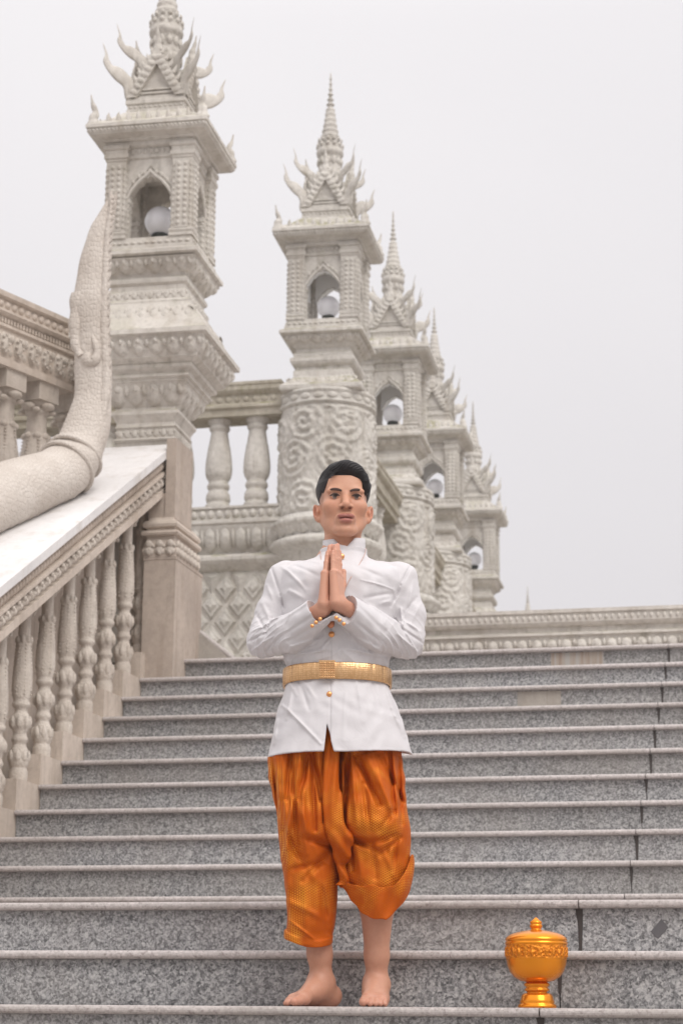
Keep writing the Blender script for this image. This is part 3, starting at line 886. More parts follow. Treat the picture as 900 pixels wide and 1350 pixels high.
# ------------------------------------------------------------------ serpent (naga) rearing on the coping
t = empty('serpent_statue', (-4.5, 11.2, CP(11.2)), 'pale stone scaly serpent rearing up on the white coping in front of the nearest tower', 'statue')
NO = t.location.copy()
path = [(-5.06,7.1,.74),(-4.98,8.15,1.40),(-4.90,9.2,2.02),(-4.80,9.9,2.38),(-4.70,10.45,2.68),(-4.60,10.85,2.90),(-4.50,11.15,3.06),(-4.41,11.40,3.20),(-4.345,11.56,3.42),(-4.305,11.62,3.72),(-4.315,11.61,4.05),(-4.33,11.60,4.354),(-4.318,11.60,4.60),(-4.295,11.60,4.80),(-4.262,11.60,4.94),(-4.236,11.6,5.06)]
rad = [.10,.19,.225,.22,.215,.21,.195,.178,.155,.122,.112,.114,.096,.074,.045,.008]
P = catmull(path, 10)
RR = np.interp(np.linspace(0, len(rad)-1, len(P)), range(len(rad)), rad)
b = MB()
def nmod(r, i, a):
    u = i/10.0 - 2
    q = 1.0
    # belly plates (facing the viewer low down), scale rows elsewhere
    if 2.0 < u < 5.2 and math.sin(a - .5) > -.2: q += .02*math.sin(i*2.6)
    else: q += .022*abs(math.sin(a*7 + (i % 2)*1.57))*(.5 + .5*math.sin(i*PI))
    if abs(u - 5.45) < .16 or abs(u - 5.75) < .08: q += .05
    if u > 8.5: q += .07*max(0, math.cos(a*3 + .6))*min(1, (u-8.5))
    if u > 5.2: q += .045*math.cos(3*a + .8) + .03*math.sin(u*5.1)
    else: q += .02*math.sin(u*4)
    return r*q
b.tube(P, RR, 40, .92, True, True, (1,0,0), nmod)
m, nt, bb = nodes('serpent_stone'); co = geopos(nt)
mp = N(nt, 'ShaderNodeMapping'); mp.inputs['Scale'].default_value = (1, 1, .6); nt.links.new(co, mp.inputs[0])
v_ = voro(nt, mp.outputs[0], 46, 'DISTANCE_TO_EDGE', 'Distance', .55); n1 = noise(nt, co, 3, 6, .6)
c_ = ramp(nt, n1, [(.3, (.50,.44,.385)), (.65, (.62,.565,.51))])
c_ = mix(nt, ramp(nt, v_, [(.0, (.13,.13,.13)), (.10, (0,0,0))]), c_, (.27,.22,.18))
nt.links.new(c_, bb.inputs['Base Color']); bb.inputs['Roughness'].default_value = .85
p_ = bump(nt, bb, ramp(nt, v_, [(0,(0,0,0)),(.22,(1,1,1))]), .42, .012); bump(nt, bb, noise(nt, co, 60, 4, .6), .3, .005, p_)
M['serpent'] = m
body = b.build('body', m, t, NO)
c = MB() # raised crest along the neck and curled flame by the throat
crest = [(-4.24,11.53,3.45),(-4.205,11.56,3.75),(-4.215,11.55,4.05),(-4.225,11.54,4.30),(-4.225,11.54,4.55),(-4.225,11.55,4.80),(-4.215,11.57,4.98),(-4.228,11.59,5.10)]
Pc = catmull(crest, 8); c.tube(Pc, [.040*(1 - .75*i/(len(Pc)-1))*(1+.12*math.sin(i*1.9)) for i in range(len(Pc))], 10, .8)
for i in range(2, len(Pc) - 3, 2): # saw-tooth edge
    p0 = Vector(Pc[i]); o_ = Vector((.045, -.01, .03))
    c.tube([p0, p0 + o_*.55 + Vector((0,0,-.012)), p0 + o_*.95 + Vector((0,0,.02))], [.026,.017,.002], 6, .5)
c.build('crest', m, body, NO)
c = MB()
horn(c, [(-4.33,11.53,3.97),(-4.30,11.51,3.935),(-4.265,11.51,3.94),(-4.25,11.51,3.99),(-4.262,11.51,4.05),(-4.29,11.52,4.12),(-4.305,11.535,4.22)], .036, .008, .7)
horn(c, [(-4.395,11.55,4.40),(-4.41,11.54,4.22),(-4.40,11.53,4.06),(-4.36,11.52,3.98)], .040, .022, .8)
c.build('throat_flame', m, body, NO)
c = MB()
for ctr, r_ in (((-4.395,11.44,3.235), .182), ((-4.372,11.50,3.315), .172)):
    i0 = int(np.argmin(np.sum((P - np.array(ctr))**2, axis=1)))
    tng = Vector(P[i0+1] - P[i0-1]).normalized(); cc = Vector(P[i0]); n1_ = tng.orthogonal().normalized(); n2_ = tng.cross(n1_)
    c.tube([cc + (n1_*cos(a) + n2_*sin(a))*(RR[i0]*1.03) for a in np.linspace(0, 2*PI, 37)], [.016]*37, 8, 1, False)
c.build('collar_ring', m, body, NO)
# ------------------------------------------------------------------ implicit-surface modelling
def smin(a, b, k):
    if k <= 0: return np.minimum(a, b)
    h = np.clip(.5 + .5*(b - a)/k, 0, 1)
    return b*(1-h) + a*h - k*h*(1-h)
def axis(parts):
    """parts: (from, to, step) consecutive"""
    out = []
    for a, b, s in parts:
        n = max(1, int(round((b-a)/s))); out += list(np.linspace(a, b, n, endpoint=False))
    out.append(parts[-1][1]); return np.array(out, np.float32)
class SDF:
    def __init__(self, xs, ys, zs):
        self.x, self.y, self.z = [np.asarray(a, np.float32) for a in (xs, ys, zs)]
        self.D = np.full((len(xs), len(ys), len(zs)), .05, np.float32)
    def sl(self, lo, hi):
        s = []
        for a, l, h in zip((self.x, self.y, self.z), lo, hi):
            i = max(0, np.searchsorted(a, l) - 1); j = min(len(a), np.searchsorted(a, h) + 1); s.append(slice(i, max(j, i)))
        return tuple(s)
    def grid(self, s):
        return self.x[s[0]][:,None,None], self.y[s[1]][None,:,None], self.z[s[2]][None,None,:]
    def op(self, fn, lo, hi, k=0.0, mode='add', pad=.03):
        lo = [a - pad for a in lo]; hi = [a + pad for a in hi]
        s = self.sl(lo, hi)
        if any(q.stop <= q.start for q in s): return
        d = fn(*self.grid(s)).astype(np.float32)
        A = self.D[s]
        if mode == 'add': self.D[s] = smin(A, d, k)
        elif mode == 'sub': self.D[s] = -smin(-A, d, k)
        elif mode == 'and': self.D[s] = -smin(-A, -d, k)
        elif mode == 'off': self.D[s] = A + d
    def cone(self, a, b, ra, rb, k=.0, mode='add'):
        a = np.array(a, float); b = np.array(b, float); ab = b - a; L2 = float(ab @ ab) + 1e-12; r = max(ra, rb)
        def fn(X, Y, Z):
            t = np.clip(((X-a[0])*ab[0] + (Y-a[1])*ab[1] + (Z-a[2])*ab[2])/L2, 0, 1)
            return np.sqrt((X-a[0]-ab[0]*t)**2 + (Y-a[1]-ab[1]*t)**2 + (Z-a[2]-ab[2]*t)**2) - (ra + (rb-ra)*t)
        self.op(fn, np.minimum(a, b) - r, np.maximum(a, b) + r, k, mode)
    def chain(self, pts, rad, k=.0, mode='add'):
        for i in range(len(pts)-1): self.cone(pts[i], pts[i+1], rad[i], rad[i+1], k, mode)
    def ell(self, c, r, k=.0, mode='add', rot=None):
        c = np.array(c, float); r = np.array(r, float); R = None
        if rot is not None: R = np.array(Matrix.Rotation(rot[1], 3, rot[0]))
        def fn(X, Y, Z):
            x, y, z = X-c[0], Y-c[1], Z-c[2]
            if R is not None: x, y, z = [R[0,i]*x + R[1,i]*y + R[2,i]*z for i in range(3)]
            k0 = np.sqrt((x/r[0])**2 + (y/r[1])**2 + (z/r[2])**2)
            k1 = np.sqrt((x/r[0]**2)**2 + (y/r[1]**2)**2 + (z/r[2]**2)**2) + 1e-9
            return k0*(k0-1)/k1
        m = r.max() if R is not None else r
        self.op(fn, c - m, c + m, k, mode)
    def mesh(self, name):
        D = self.D; S = D < 0
        c = np.zeros(tuple(n-1 for n in D.shape), np.int8)
        for i in (0,1):
            for j in (0,1):
                for k in (0,1): c += S[i:D.shape[0]-1+i, j:D.shape[1]-1+j, k:D.shape[2]-1+k]
        act = np.argwhere((c > 0) & (c < 8))
        idx = np.full(c.shape, -1, np.int32); idx[tuple(act.T)] = np.arange(len(act))
        acc = np.zeros((len(act), 3)); cnt = np.zeros(len(act))
        I, J, K = act.T
        def P(di, dj, dk): return np.stack([self.x[I+di], self.y[J+dj], self.z[K+dk]], 1).astype(float)
        def V(di, dj, dk): return D[I+di, J+dj, K+dk].astype(float)
        cs = [(i,j,k) for i in (0,1) for j in (0,1) for k in (0,1)]
        for a in cs:
            for ax in range(3):
                if a[ax]: continue
                b = list(a); b[ax] = 1
                va, vb = V(*a), V(*b); m = (va < 0) != (vb < 0)
                t = np.where(m, va/(va - vb + 1e-20), 0)[:,None]
                p = P(*a)*(1-t) + P(*b)*t
                acc += p*m[:,None]; cnt += m
        verts = acc/cnt[:,None]
        quads = []
        for ax in range(3):
            o1, o2 = [q for q in range(3) if q != ax]
            sa = [slice(None)]*3; sb = [slice(None)]*3
            sa[ax] = slice(0, -1); sb[ax] = slice(1, None)
            for o in (o1, o2): sa[o] = slice(1, -1); sb[o] = slice(1, -1)
            A = S[tuple(sa)]; B = S[tuple(sb)]
            E = np.argwhere(A != B)
            if not len(E): continue
            flip = A[tuple(E.T)]
            base = E.copy(); base[:,o1] += 1; base[:,o2] += 1
            def cell(d1, d2):
                q = base.copy(); q[:,o1] += d1; q[:,o2] += d2
                return idx[tuple(q.T)]
            Q = np.stack([cell(-1,-1), cell(0,-1), cell(0,0), cell(-1,0)], 1)
            if ax == 1: flip = ~flip
            Q[~flip] = Q[~flip][:, ::-1]
            quads.append(Q)
        Q = np.concatenate(quads); Q = Q[(Q >= 0).all(1)]
        m = bpy.data.meshes.new(name)
        m.vertices.add(len(verts)); m.vertices.foreach_set('co', verts.astype(np.float32).ravel())
        m.loops.add(Q.size); m.loops.foreach_set('vertex_index', Q.astype(np.int32).ravel())
        m.polygons.add(len(Q)); m.polygons.foreach_set('loop_start', np.arange(0, Q.size, 4, dtype=np.int32))
        m.polygons.foreach_set('use_smooth', np.ones(len(Q), bool))
        m.update(calc_edges=True)
        return m, verts

# body chart: heights and widths of the figure read as metres in its own frame
_ZT = np.array([[600,1.741],[640,1.639],[680,1.538],[720,1.438],[760,1.338],[800,1.24],[840,1.142],[880,1.044],[920,.948],[960,.852],[1000,.756],[1040,.662],[1080,.568],[1120,.475],[1160,.382],[1200,.29],[1240,.199],[1280,.108],[1320,.018],[1330,-.004]])
def fx(px, py): return (px-445)/100*(.231 + (1320-py)/720*.015) - (1320-py)/720*.014
def bp(px, py, dy=0.0):
    s = 1 + dy/6.38
    return np.array((fx(px, py)*s, dy, (np.interp(py, _ZT[:,0], _ZT[:,1]) + .038)*s - .038))

man = empty('person', (-1.45045, 6.237, 0.0), 'barefoot man in white jacket, gold belt and orange silk trousers standing with palms pressed together', 'person', None, .22702)

# ---- materials of the figure
m, nt, b = nodes('skin')
at = nt.nodes.new('ShaderNodeAttribute'); at.attribute_name = 'tone'
co = coords(nt)
c = mix(nt, .10, at.outputs['Color'], ramp(nt, noise(nt, co, 60, 4, .6), [(.35, (.36,.15,.10)), (.65, (.62,.37,.25))]))
nt.links.new(c, b.inputs['Base Color']); b.inputs['Roughness'].default_value = .46; b.inputs['Specular IOR Level'].default_value = .35
b.inputs['Subsurface Weight'].default_value = .12; b.inputs['Subsurface Radius'].default_value = (.9,.35,.2); b.inputs['Subsurface Scale'].default_value = .006
bump(nt, b, noise(nt, co, 420, 2, .5), .06, .001)
M['skin'] = m
m, nt, b = nodes('white_satin'); co = coords(nt)
b.inputs['Base Color'].default_value = (.60,.577,.588,1); b.inputs['Roughness'].default_value = .52
b.inputs['Sheen Weight'].default_value = .15; b.inputs['Specular IOR Level'].default_value = .35
wv = noise(nt, co, 16, 3, .5, .6)
p_ = bump(nt, b, wv, .22, .012); bump(nt, b, noise(nt, co, 520, 2, .5), .16, .001, p_)
M['cloth'] = m
m, nt, b = nodes('orange_silk'); co = coords(nt)
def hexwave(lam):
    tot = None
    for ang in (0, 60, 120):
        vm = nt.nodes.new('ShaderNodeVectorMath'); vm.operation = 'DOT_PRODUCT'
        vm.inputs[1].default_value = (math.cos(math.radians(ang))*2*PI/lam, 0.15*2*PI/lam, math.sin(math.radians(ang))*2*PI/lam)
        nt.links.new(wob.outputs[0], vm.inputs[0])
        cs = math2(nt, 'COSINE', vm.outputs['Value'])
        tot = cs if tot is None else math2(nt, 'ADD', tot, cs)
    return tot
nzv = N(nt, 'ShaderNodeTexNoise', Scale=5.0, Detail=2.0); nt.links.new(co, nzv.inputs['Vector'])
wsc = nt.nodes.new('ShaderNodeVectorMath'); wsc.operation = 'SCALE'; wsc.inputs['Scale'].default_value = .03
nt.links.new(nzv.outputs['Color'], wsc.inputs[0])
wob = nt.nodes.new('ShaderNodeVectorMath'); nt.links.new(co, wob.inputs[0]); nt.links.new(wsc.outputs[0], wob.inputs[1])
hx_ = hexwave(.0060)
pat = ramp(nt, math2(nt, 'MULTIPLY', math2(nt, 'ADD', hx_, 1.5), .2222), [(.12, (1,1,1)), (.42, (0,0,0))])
patch = ramp(nt, noise(nt, co, 6, 3, .6), [(.47, (.05,.05,.05)), (.66, (.95,.95,.95))])  # random gold patches paint the sheen of the silk into its colour
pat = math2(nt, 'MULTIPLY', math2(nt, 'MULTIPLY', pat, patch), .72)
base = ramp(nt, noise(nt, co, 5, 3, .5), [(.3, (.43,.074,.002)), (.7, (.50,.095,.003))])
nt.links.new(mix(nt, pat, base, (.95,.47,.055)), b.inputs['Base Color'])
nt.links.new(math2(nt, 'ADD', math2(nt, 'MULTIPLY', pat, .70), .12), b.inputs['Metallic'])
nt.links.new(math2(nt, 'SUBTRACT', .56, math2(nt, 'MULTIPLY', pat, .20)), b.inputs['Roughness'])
b.inputs['Specular IOR Level'].default_value = .16
b.inputs['Sheen Weight'].default_value = .03; b.inputs['Sheen Tint'].default_value = (1,.5,.15,1)
p_ = bump(nt, b, hx_, .12, .0015); bump(nt, b, noise(nt, co, 15, 4, .55, .8), .30, .012, p_)
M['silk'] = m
m, nt, b = nodes('belt_gold'); co = coords(nt)
b.inputs['Metallic'].default_value = .95; b.inputs['Roughness'].default_value = .33
v1 = voro(nt, co, 150, 'F1', 'Distance', .3)
nt.links.new(ramp(nt, v1, [(.1, (.82,.54,.30)), (.6, (.62,.37,.18))]), b.inputs['Base Color']); bump(nt, b, v1, .35, .0022)
M['gold'] = m
M['button'] = plain('button_gold', (.78,.37,.15), .32, .9)[0]
m, nt, b = nodes('black_hair'); co = coords(nt)
mp = N(nt, 'ShaderNodeMapping'); mp.inputs['Scale'].default_value = (45, 160, 420); mp.inputs['Rotation'].default_value = (0, .55, .1); nt.links.new(co, mp.inputs[0])
nz = noise(nt, mp.outputs[0], 1.0, 3, .6)
nt.links.new(ramp(nt, nz, [(.3, (.005,.004,.005)), (.75, (.020,.016,.017))]), b.inputs['Base Color'])
b.inputs['Roughness'].default_value = .40; b.inputs['Specular IOR Level'].default_value = .28; bump(nt, b, nz, .7, .003)
M['hair'] = m
m, nt, b = nodes('eye'); co = coords(nt)
sp = nt.nodes.new('ShaderNodeSeparateXYZ'); nt.links.new(co, sp.inputs[0])
rr = math2(nt, 'SQRT', math2(nt, 'ADD', math2(nt, 'POWER', sp.outputs[0], 2), math2(nt, 'POWER', sp.outputs[2], 2)))
nt.links.new(ramp(nt, rr, [(.0022, (.004,.003,.003)), (.0030, (.016,.008,.005)), (.0076, (.012,.006,.004)), (.0084, (.34,.27,.245))]), b.inputs['Base Color'])
b.inputs['Roughness'].default_value = .25; b.inputs['Specular IOR Level'].default_value = .2
M['eye'] = m
M['brow'] = plain('brow_hair', (.065,.038,.030), .85)[0]

# ---- body: head, neck, hands, legs and feet in one surface
HC = np.array((.006, .006, 1.575))                    # between the eyes, at eye level
HROT = np.array(Matrix.Rotation(math.radians(4.5), 3, 'Z') @ Matrix.Rotation(math.radians(-6.5), 3, 'X'))   # chin lifted, face turned a little
def H(x, y, z): return HC + HROT @ np.array((x, y, z))
B = SDF(axis([(-.30,-.105,.0034),(-.105,.115,.0018),(.115,.30,.0034)]),
        axis([(-.31,-.06,.0018),(-.06,.16,.0030)]),
        axis([(-.006,.10,.0024),(.10,1.20,.0055),(1.20,1.74,.0018)]))
# skull and face
B.ell(H(0,.020,.040), (.0790,.097,.086))
B.ell(H(0,-.018,-.030), (.0645,.066,.088), .03)
for s in (-1, 1):
    B.cone(H(s*.0565,.010,-.052), H(s*.023,-.058,-.108), .0195, .015, .028)   # jaw line
    B.ell(H(s*.047,-.052,-.026), (.025,.026,.024), .02)                     # cheek bone
    B.ell(H(s*.034,-.0755,.017), (.026,.012,.010), .016)                    # brow ridge
B.ell(H(0,-.070,-.112), (.025,.021,.016), .022)                              # chin
B.ell(H(0,-.066,.052), (.050,.018,.035), .03)                                # forehead
for s in (-1, 1): B.ell(H(s*.0345,-.094,-.001), (.019,.013,.0090), .014, 'sub')  # eye socket
B.chain([H(0,-.080,.004), H(0,-.0900,-.018), H(0,-.0990,-.0350)], [.0082,.0098,.0130], .012)  # nose
for s in (-1, 1): B.ell(H(s*.0155,-.0920,-.0400), (.0092,.0115,.0082), .006)
for s in (-1, 1): B.ell(H(s*.0112,-.0975,-.0490), (.0054,.0075,.0046), .002, 'sub')  # nostril
B.ell(H(0,-.080,-.078), (.033,.0175,.022), .015)                              # mouth mound
B.ell(H(-.010,-.0935,-.0728), (.0175,.0085,.0078), .004); B.ell(H(.010,-.0935,-.0728), (.0175,.0085,.0078), .004)
B.ell(H(0,-.0925,-.0890), (.0200,.0098,.0090), .004)
for s in (-1, 1): B.ell(H(s*.013,-.101,-.0812), (.0165,.011,.0015), .0018, 'sub', ('Y', s*.10))                    # parting of the lips
B.ell(H(0,-.101,-.0620), (.0038,.006,.006), .005, 'sub')                       # philtrum
B.ell(H(0,-.099,-.1010), (.018,.008,.004), .008, 'sub')                       # hollow over the chin
for s in (-1, 1):                                                             # lids around the eyes
    B.ell(H(s*.0345,-.0755,.0002), (.0160,.0100,.0110), .003)
    B.ell(H(s*.0345,-.0860,.0000), (.0145,.0110,.0036), .0015, 'sub')
for s in (-1, 1):                                                             # ears
    B.ell(H(s*.0870,.020,-.024), (.0100,.018,.0285), .008, 'add', ('Y', s*.16))
    B.ell(H(s*.0765,.022,-.024), (.014,.018,.026), .010)
    B.ell(H(s*.0915,.008,-.021), (.0055,.011,.018), .004, 'sub', ('Y', s*.16))
    B.ell(H(s*.0830,.004,-.026), (.0050,.007,.008), .004)
    B.ell(H(s*.0800,.012,-.050), (.0070,.009,.009), .006)
# neck and the frame inside the clothes
NB = HC + np.array((-.002,.026,-.20))
B.cone(H(0,.026,-.055), NB, .059, .059, .022)
B.cone(NB, NB + np.array((0,.004,-.08)), .059, .070, .03)
B.ell((0,.01,1.24), (.13,.085,.20), .05); B.ell((0,.01,.95), (.12,.085,.16), .08)
SH = {-1: bp(374,772,.01), 1: bp(528,770,.01)}
EL = {-1: bp(352,848,-.03), 1: bp(532,846,-.03)}
WR = {-1: bp(425,804,-.205), 1: bp(447,797,-.205)}
for s in (-1, 1): B.chain([SH[s], EL[s], WR[s]*.5 + EL[s]*.5, WR[s]], [.034,.024,.026,.0238], .02)
# legs
KN = {-1: bp(412,1130,-.02), 1: bp(497,1128,-.02)}; AN = {-1: bp(424,1296,.05), 1: bp(496,1298,.055)}
HP = {-1: bp(412,985,.01), 1: bp(476,985,.01)}
for s in (-1, 1):
    B.chain([HP[s], KN[s]], [.085,.058], .03)
    calf = KN[s]*.62 + AN[s]*.38 + np.array((0,.012,0))
    B.chain([KN[s], calf, KN[s]*.22 + AN[s]*.78, AN[s]], [.052,.053,.036,.0310], .02)
    B.ell(AN[s] + np.array((-.026,.0,.012)), (.012,.014,.014), .012); B.ell(AN[s] + np.array((.026,.004,.006)), (.012,.014,.014), .012)
def foot(ank, d, side, L=.250):
    """d: heading of the toes, side: +1 when the big toe lies to the right of the heading seen from above"""
    d = np.array((d[0], d[1], 0.)); d /= np.linalg.norm(d); n = np.array((d[1], -d[0], 0.))*side
    a = np.array((ank[0], ank[1], 0.))
    q = lambda f, w, z: a + d*f + n*w + np.array((0,0,z))
    B.ell(q(-.046,0,.032), (.031,.031,.031), .02)
    B.cone(q(-.04,0,.034), q(.02,0,.050), .031, .036, .025)
    B.cone(ank + d*.004, q(.055,.006,.046), .033, .028, .03)
    B.cone(q(.055,.008,.046), q(.115,.014,.026), .027, .020, .02)
    B.cone(q(.05,-.016,.030), q(.110,-.024,.020), .024, .0165, .02)
    B.cone(q(.110,.016,.022), q(.112,-.022,.019), .0205, .017, .012)
    B.cone(q(-.03,-.01,.018), q(.09,-.026,.016), .020, .016, .02)
    toes = [(.024,.132,.176,.0150,.0128),(.0045,.134,.178,.0098,.0090),(-.010,.130,.168,.0092,.0084),(-.0225,.123,.155,.0088,.0080),(-.034,.113,.139,.0086,.0078)]
    for w, f0, f1, r0, r1 in toes:
        B.chain([q(f0-.02,w*.92,.020), q(f0+.010,w,.017), q(f1-.008,w*1.06,r1+.0005)], [r0*1.02,r0,r1], .004)
foot(AN[1], (-.10, -1), 1)
foot(AN[-1], (-.60, -.80), -1)
B.op(lambda X, Y, Z: (-Z + X*0 + Y*0), (-.3,-.31,-.01), (.3,.16,.02), 0, 'and', 0)     # flat soles
# hands pressed palm to palm, finger tips up
ax0 = bp(436,800,-.222); axt = bp(440,716,-.185)       # wrist joint and middle finger tips, on the plane between the palms
upv = (axt - ax0); HL = np.linalg.norm(upv); upv /= HL
fwd = np.array((-.36,-.93,0.)); fwd -= upv*(fwd @ upv); fwd /= np.linalg.norm(fwd)     # towards the little fingers
lat = np.cross(fwd, upv); lat /= np.linalg.norm(lat)
if lat[0] < 0: lat = -lat
HM = {}
for s in (-1, 1):
    q = lambda f, w, o: ax0 + upv*(HL*f) + fwd*w + lat*(s*o)
    B.cone(WR[s], q(.04,.0,.021), .0235, .0205, .012)
    # palm: back of the hand bulges away from the seam
    for w, f1 in ((.028,.47),(.010,.50),(-.009,.51),(-.027,.49)):
        B.cone(q(.03,w*.60,.0200), q(f1,w,.0145), .0145, .0115, .012)
    B.cone(q(.08,-.024,.017), q(.30,-.036,.013), .0135, .0125, .014)           # ball of the thumb
    for i, (w, f0, f1, r) in enumerate(((.0275,.47,.835,.0072),(.0098,.50,.955,.0088),(-.0090,.51,1.0,.0090),(-.0270,.49,.93,.0086))):
        m1 = f0 + (f1-f0)*.46; m2 = f0 + (f1-f0)*.75; o = .0100
        B.chain([q(f0-.06,w,o+.004), q(f0,w,o+.0035), q(m1,w*.97,o+.001), q(m2,w*.95,o-.0002), q(f1-.035,w*.93,o-.0008)], [r*1.12,r*1.10,r*1.02,r*.95,r*.84], .0025)
        B.ell(q(m1,w*.97,o+.0035), (r*.75,r*.75,r*.75), .004)               # knuckle
        B.ell(q(f0,w,o+.0085), (.0075,.0075,.0080), .006)
    B.chain([q(.22,-.040,.012), q(.45,-.060,.011), q(.66,-.066,.0098)], [.013,.0112,.0092], .006)   # thumb along the seam, nearest the chest
seam = ax0 + 0*lat
B.op(lambda X, Y, Z: (.0011 - np.abs((X-seam[0])*lat[0] + (Y-seam[1])*lat[1] + (Z-seam[2])*lat[2])) + 0*X, ax0 - .09, axt + np.array((.09,.05,.02)), .0005, 'and', 0) if False else None
def cutseam(X, Y, Z):
    d = np.abs((X-seam[0])*lat[0] + (Y-seam[1])*lat[1] + (Z-seam[2])*lat[2])
    h = ((X-seam[0])*upv[0] + (Y-seam[1])*upv[1] + (Z-seam[2])*upv[2])
    return np.where((h > .012) & (h < HL*1.05), d - .0013, .02)
B.op(cutseam, np.array((ax0[0]-.06, -.31, ax0[2])), np.array((ax0[0]+.07, -.12, axt[2]+.01)), 0, 'sub', 0)
bm_, V = B.mesh('body')
# skin colours: lips, ear rims, shaved sides of the head; nostril and mouth-line shade painted in
def gauss(P, c, r): return np.exp(-np.sum(((P - np.array(c))/np.array(r))**2, axis=1))
T = np.tile(np.array((.56,.288,.186)), (len(V), 1))
P = (V - HC) @ HROT
def tint(w, c):
    global T
    T = T*(1-w[:,None]) + np.array(c)*w[:,None]
front = (P[:,1] < -.06)
lip = np.clip(1.5*(gauss(P, (-.010,-.095,-.0738), (.0185,.02,.0080)) + gauss(P, (.010,-.095,-.0738), (.0185,.02,.0080)) + gauss(P, (0,-.095,-.0885), (.0205,.02,.0088))) - .25, 0, 1)*front
tint(np.clip(lip*1.35,0,1)*.95, (.31,.088,.075))
tint(np.clip(gauss(P, (0,-.095,-.0745), (.024,.02,.0055)), 0, 1)*front*.45, (.17,.05,.048))
tint(np.clip(gauss(P, (0,-.098,-.0810), (.027,.02,.0020)), 0, 1)*front*.75, (.12,.03,.03))  # shade between the lips painted as a dark line
for s in (-1, 1):
    tint(np.clip(1.6*gauss(P, (s*.0115,-.0975,-.0480), (.0060,.013,.0052)) - .1, 0, 1)*.95, (.055,.016,.014))  # shade inside the nostrils painted dark
    tint(gauss(P, (s*.090,.02,-.02), (.012,.03,.035))*.45, (.55,.20,.14))
    tint(gauss(P, (s*.045,-.06,-.03), (.022,.03,.02))*.22, (.60,.25,.18))
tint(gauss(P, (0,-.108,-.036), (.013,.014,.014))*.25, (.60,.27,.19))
side = (np.abs(P[:,0]) > .052)
edge = np.clip((P[:,1] + .046)/.018, 0, 1)                       # front edge of the sideburn
fade = np.clip((P[:,2] + .022)/.066, 0, 1)**1.6*edge*np.clip((.10 - np.abs(P[:,0]))/.002, 0, 1)*(P[:,2] > -.03)
notear = np.clip((.0825 + np.clip(P[:,2]-.0,0,1) - np.abs(P[:,0]))/.003, 0, 1)
tint(np.clip(fade*1.15, 0, 1)*notear*.88, (.06,.048,.05))
tint(np.clip((P[:,2]-.058)/.010, 0, 1)*.9*(P[:,1] > -.035), (.03,.025,.025))
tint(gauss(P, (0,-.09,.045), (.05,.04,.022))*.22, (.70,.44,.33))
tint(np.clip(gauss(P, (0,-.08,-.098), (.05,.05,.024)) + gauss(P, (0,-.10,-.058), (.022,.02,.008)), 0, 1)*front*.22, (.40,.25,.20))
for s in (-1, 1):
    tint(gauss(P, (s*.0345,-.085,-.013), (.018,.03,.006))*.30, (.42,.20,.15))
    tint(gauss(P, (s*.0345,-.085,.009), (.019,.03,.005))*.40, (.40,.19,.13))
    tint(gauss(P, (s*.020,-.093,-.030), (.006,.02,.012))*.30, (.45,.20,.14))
rn = np.sin(V[:,0]*310 + 2*np.sin(V[:,2]*170))*np.sin(V[:,2]*290 + V[:,1]*210 + 2*np.sin(V[:,0]*140))
tint(np.clip(rn, 0, 1)*.12, (.52,.24,.17))
low = np.clip((.5 - V[:,2])/.1, 0, 1); tint(low*.55, (.45,.225,.155))
feet = np.clip((.05 - V[:,2])/.05, 0, 1); tint(feet*.35, (.50,.215,.165))
hands = ((V[:,1] < -.13) & (V[:,2] > 1.1) & (V[:,2] < 1.5)).astype(float); tint(hands*.35, (.60,.315,.24))
for f_ in (.47, .64, .74, .80):
    dd = ((V - ax0) @ upv)/HL
    tint(np.exp(-((dd - f_)/.010)**2)*hands*.30, (.40,.17,.13))
tip = np.clip(((V - ax0) @ upv/HL - .80)/.2, 0, 1)*hands; tint(tip*.4, (.60,.27,.21))
ca = bm_.color_attributes.new('tone', 'FLOAT_COLOR', 'POINT')
ca.data.foreach_set('color', np.concatenate([T, np.ones((len(T),1))], 1).astype(np.float32).ravel())
body = link('body', bm_, M['skin'], man)

def sub_mesh(mb, name, mat, parent): return mb.build(name, mat, parent)
for s in (-1, 1):
    e = MB(); e.ball((0,0,0), .0122, 28, 18); o = e.build('eye', M['eye'], man); o.location = H(s*.0345,-.0745,.0004)
    o.rotation_euler = (math.radians(-13), 0, math.radians(13))
    br = MB()
    pts = [H(s*.0135,-.0895,.0140), H(s*.024,-.0918,.0168), H(s*.037,-.0895,.0190), H(s*.048,-.0838,.0190), H(s*.0570,-.0745,.0160)]
    Pb = catmull(pts, 6)
    br.tube(Pb, [.0038*(.50 + .75*math.sin(PI*min(1,(i/(len(Pb)-1))*.9+.12))) for i in range(len(Pb))], 8, .55, True, True, (0,0,1))
    br.build('eyebrow', M['brow'], man)
    la = MB(); pts = [H(s*.0195,-.0845,-.0018), H(s*.027,-.0868,.0034), H(s*.0345,-.0870,.0050), H(s*.042,-.0850,.0040), H(s*.0500,-.0795,-.0010)]
    Pl = catmull(pts, 6); la.tube(Pl, [.0021]*len(Pl), 6, .8); la.build('eyelash', M['brow'], man)
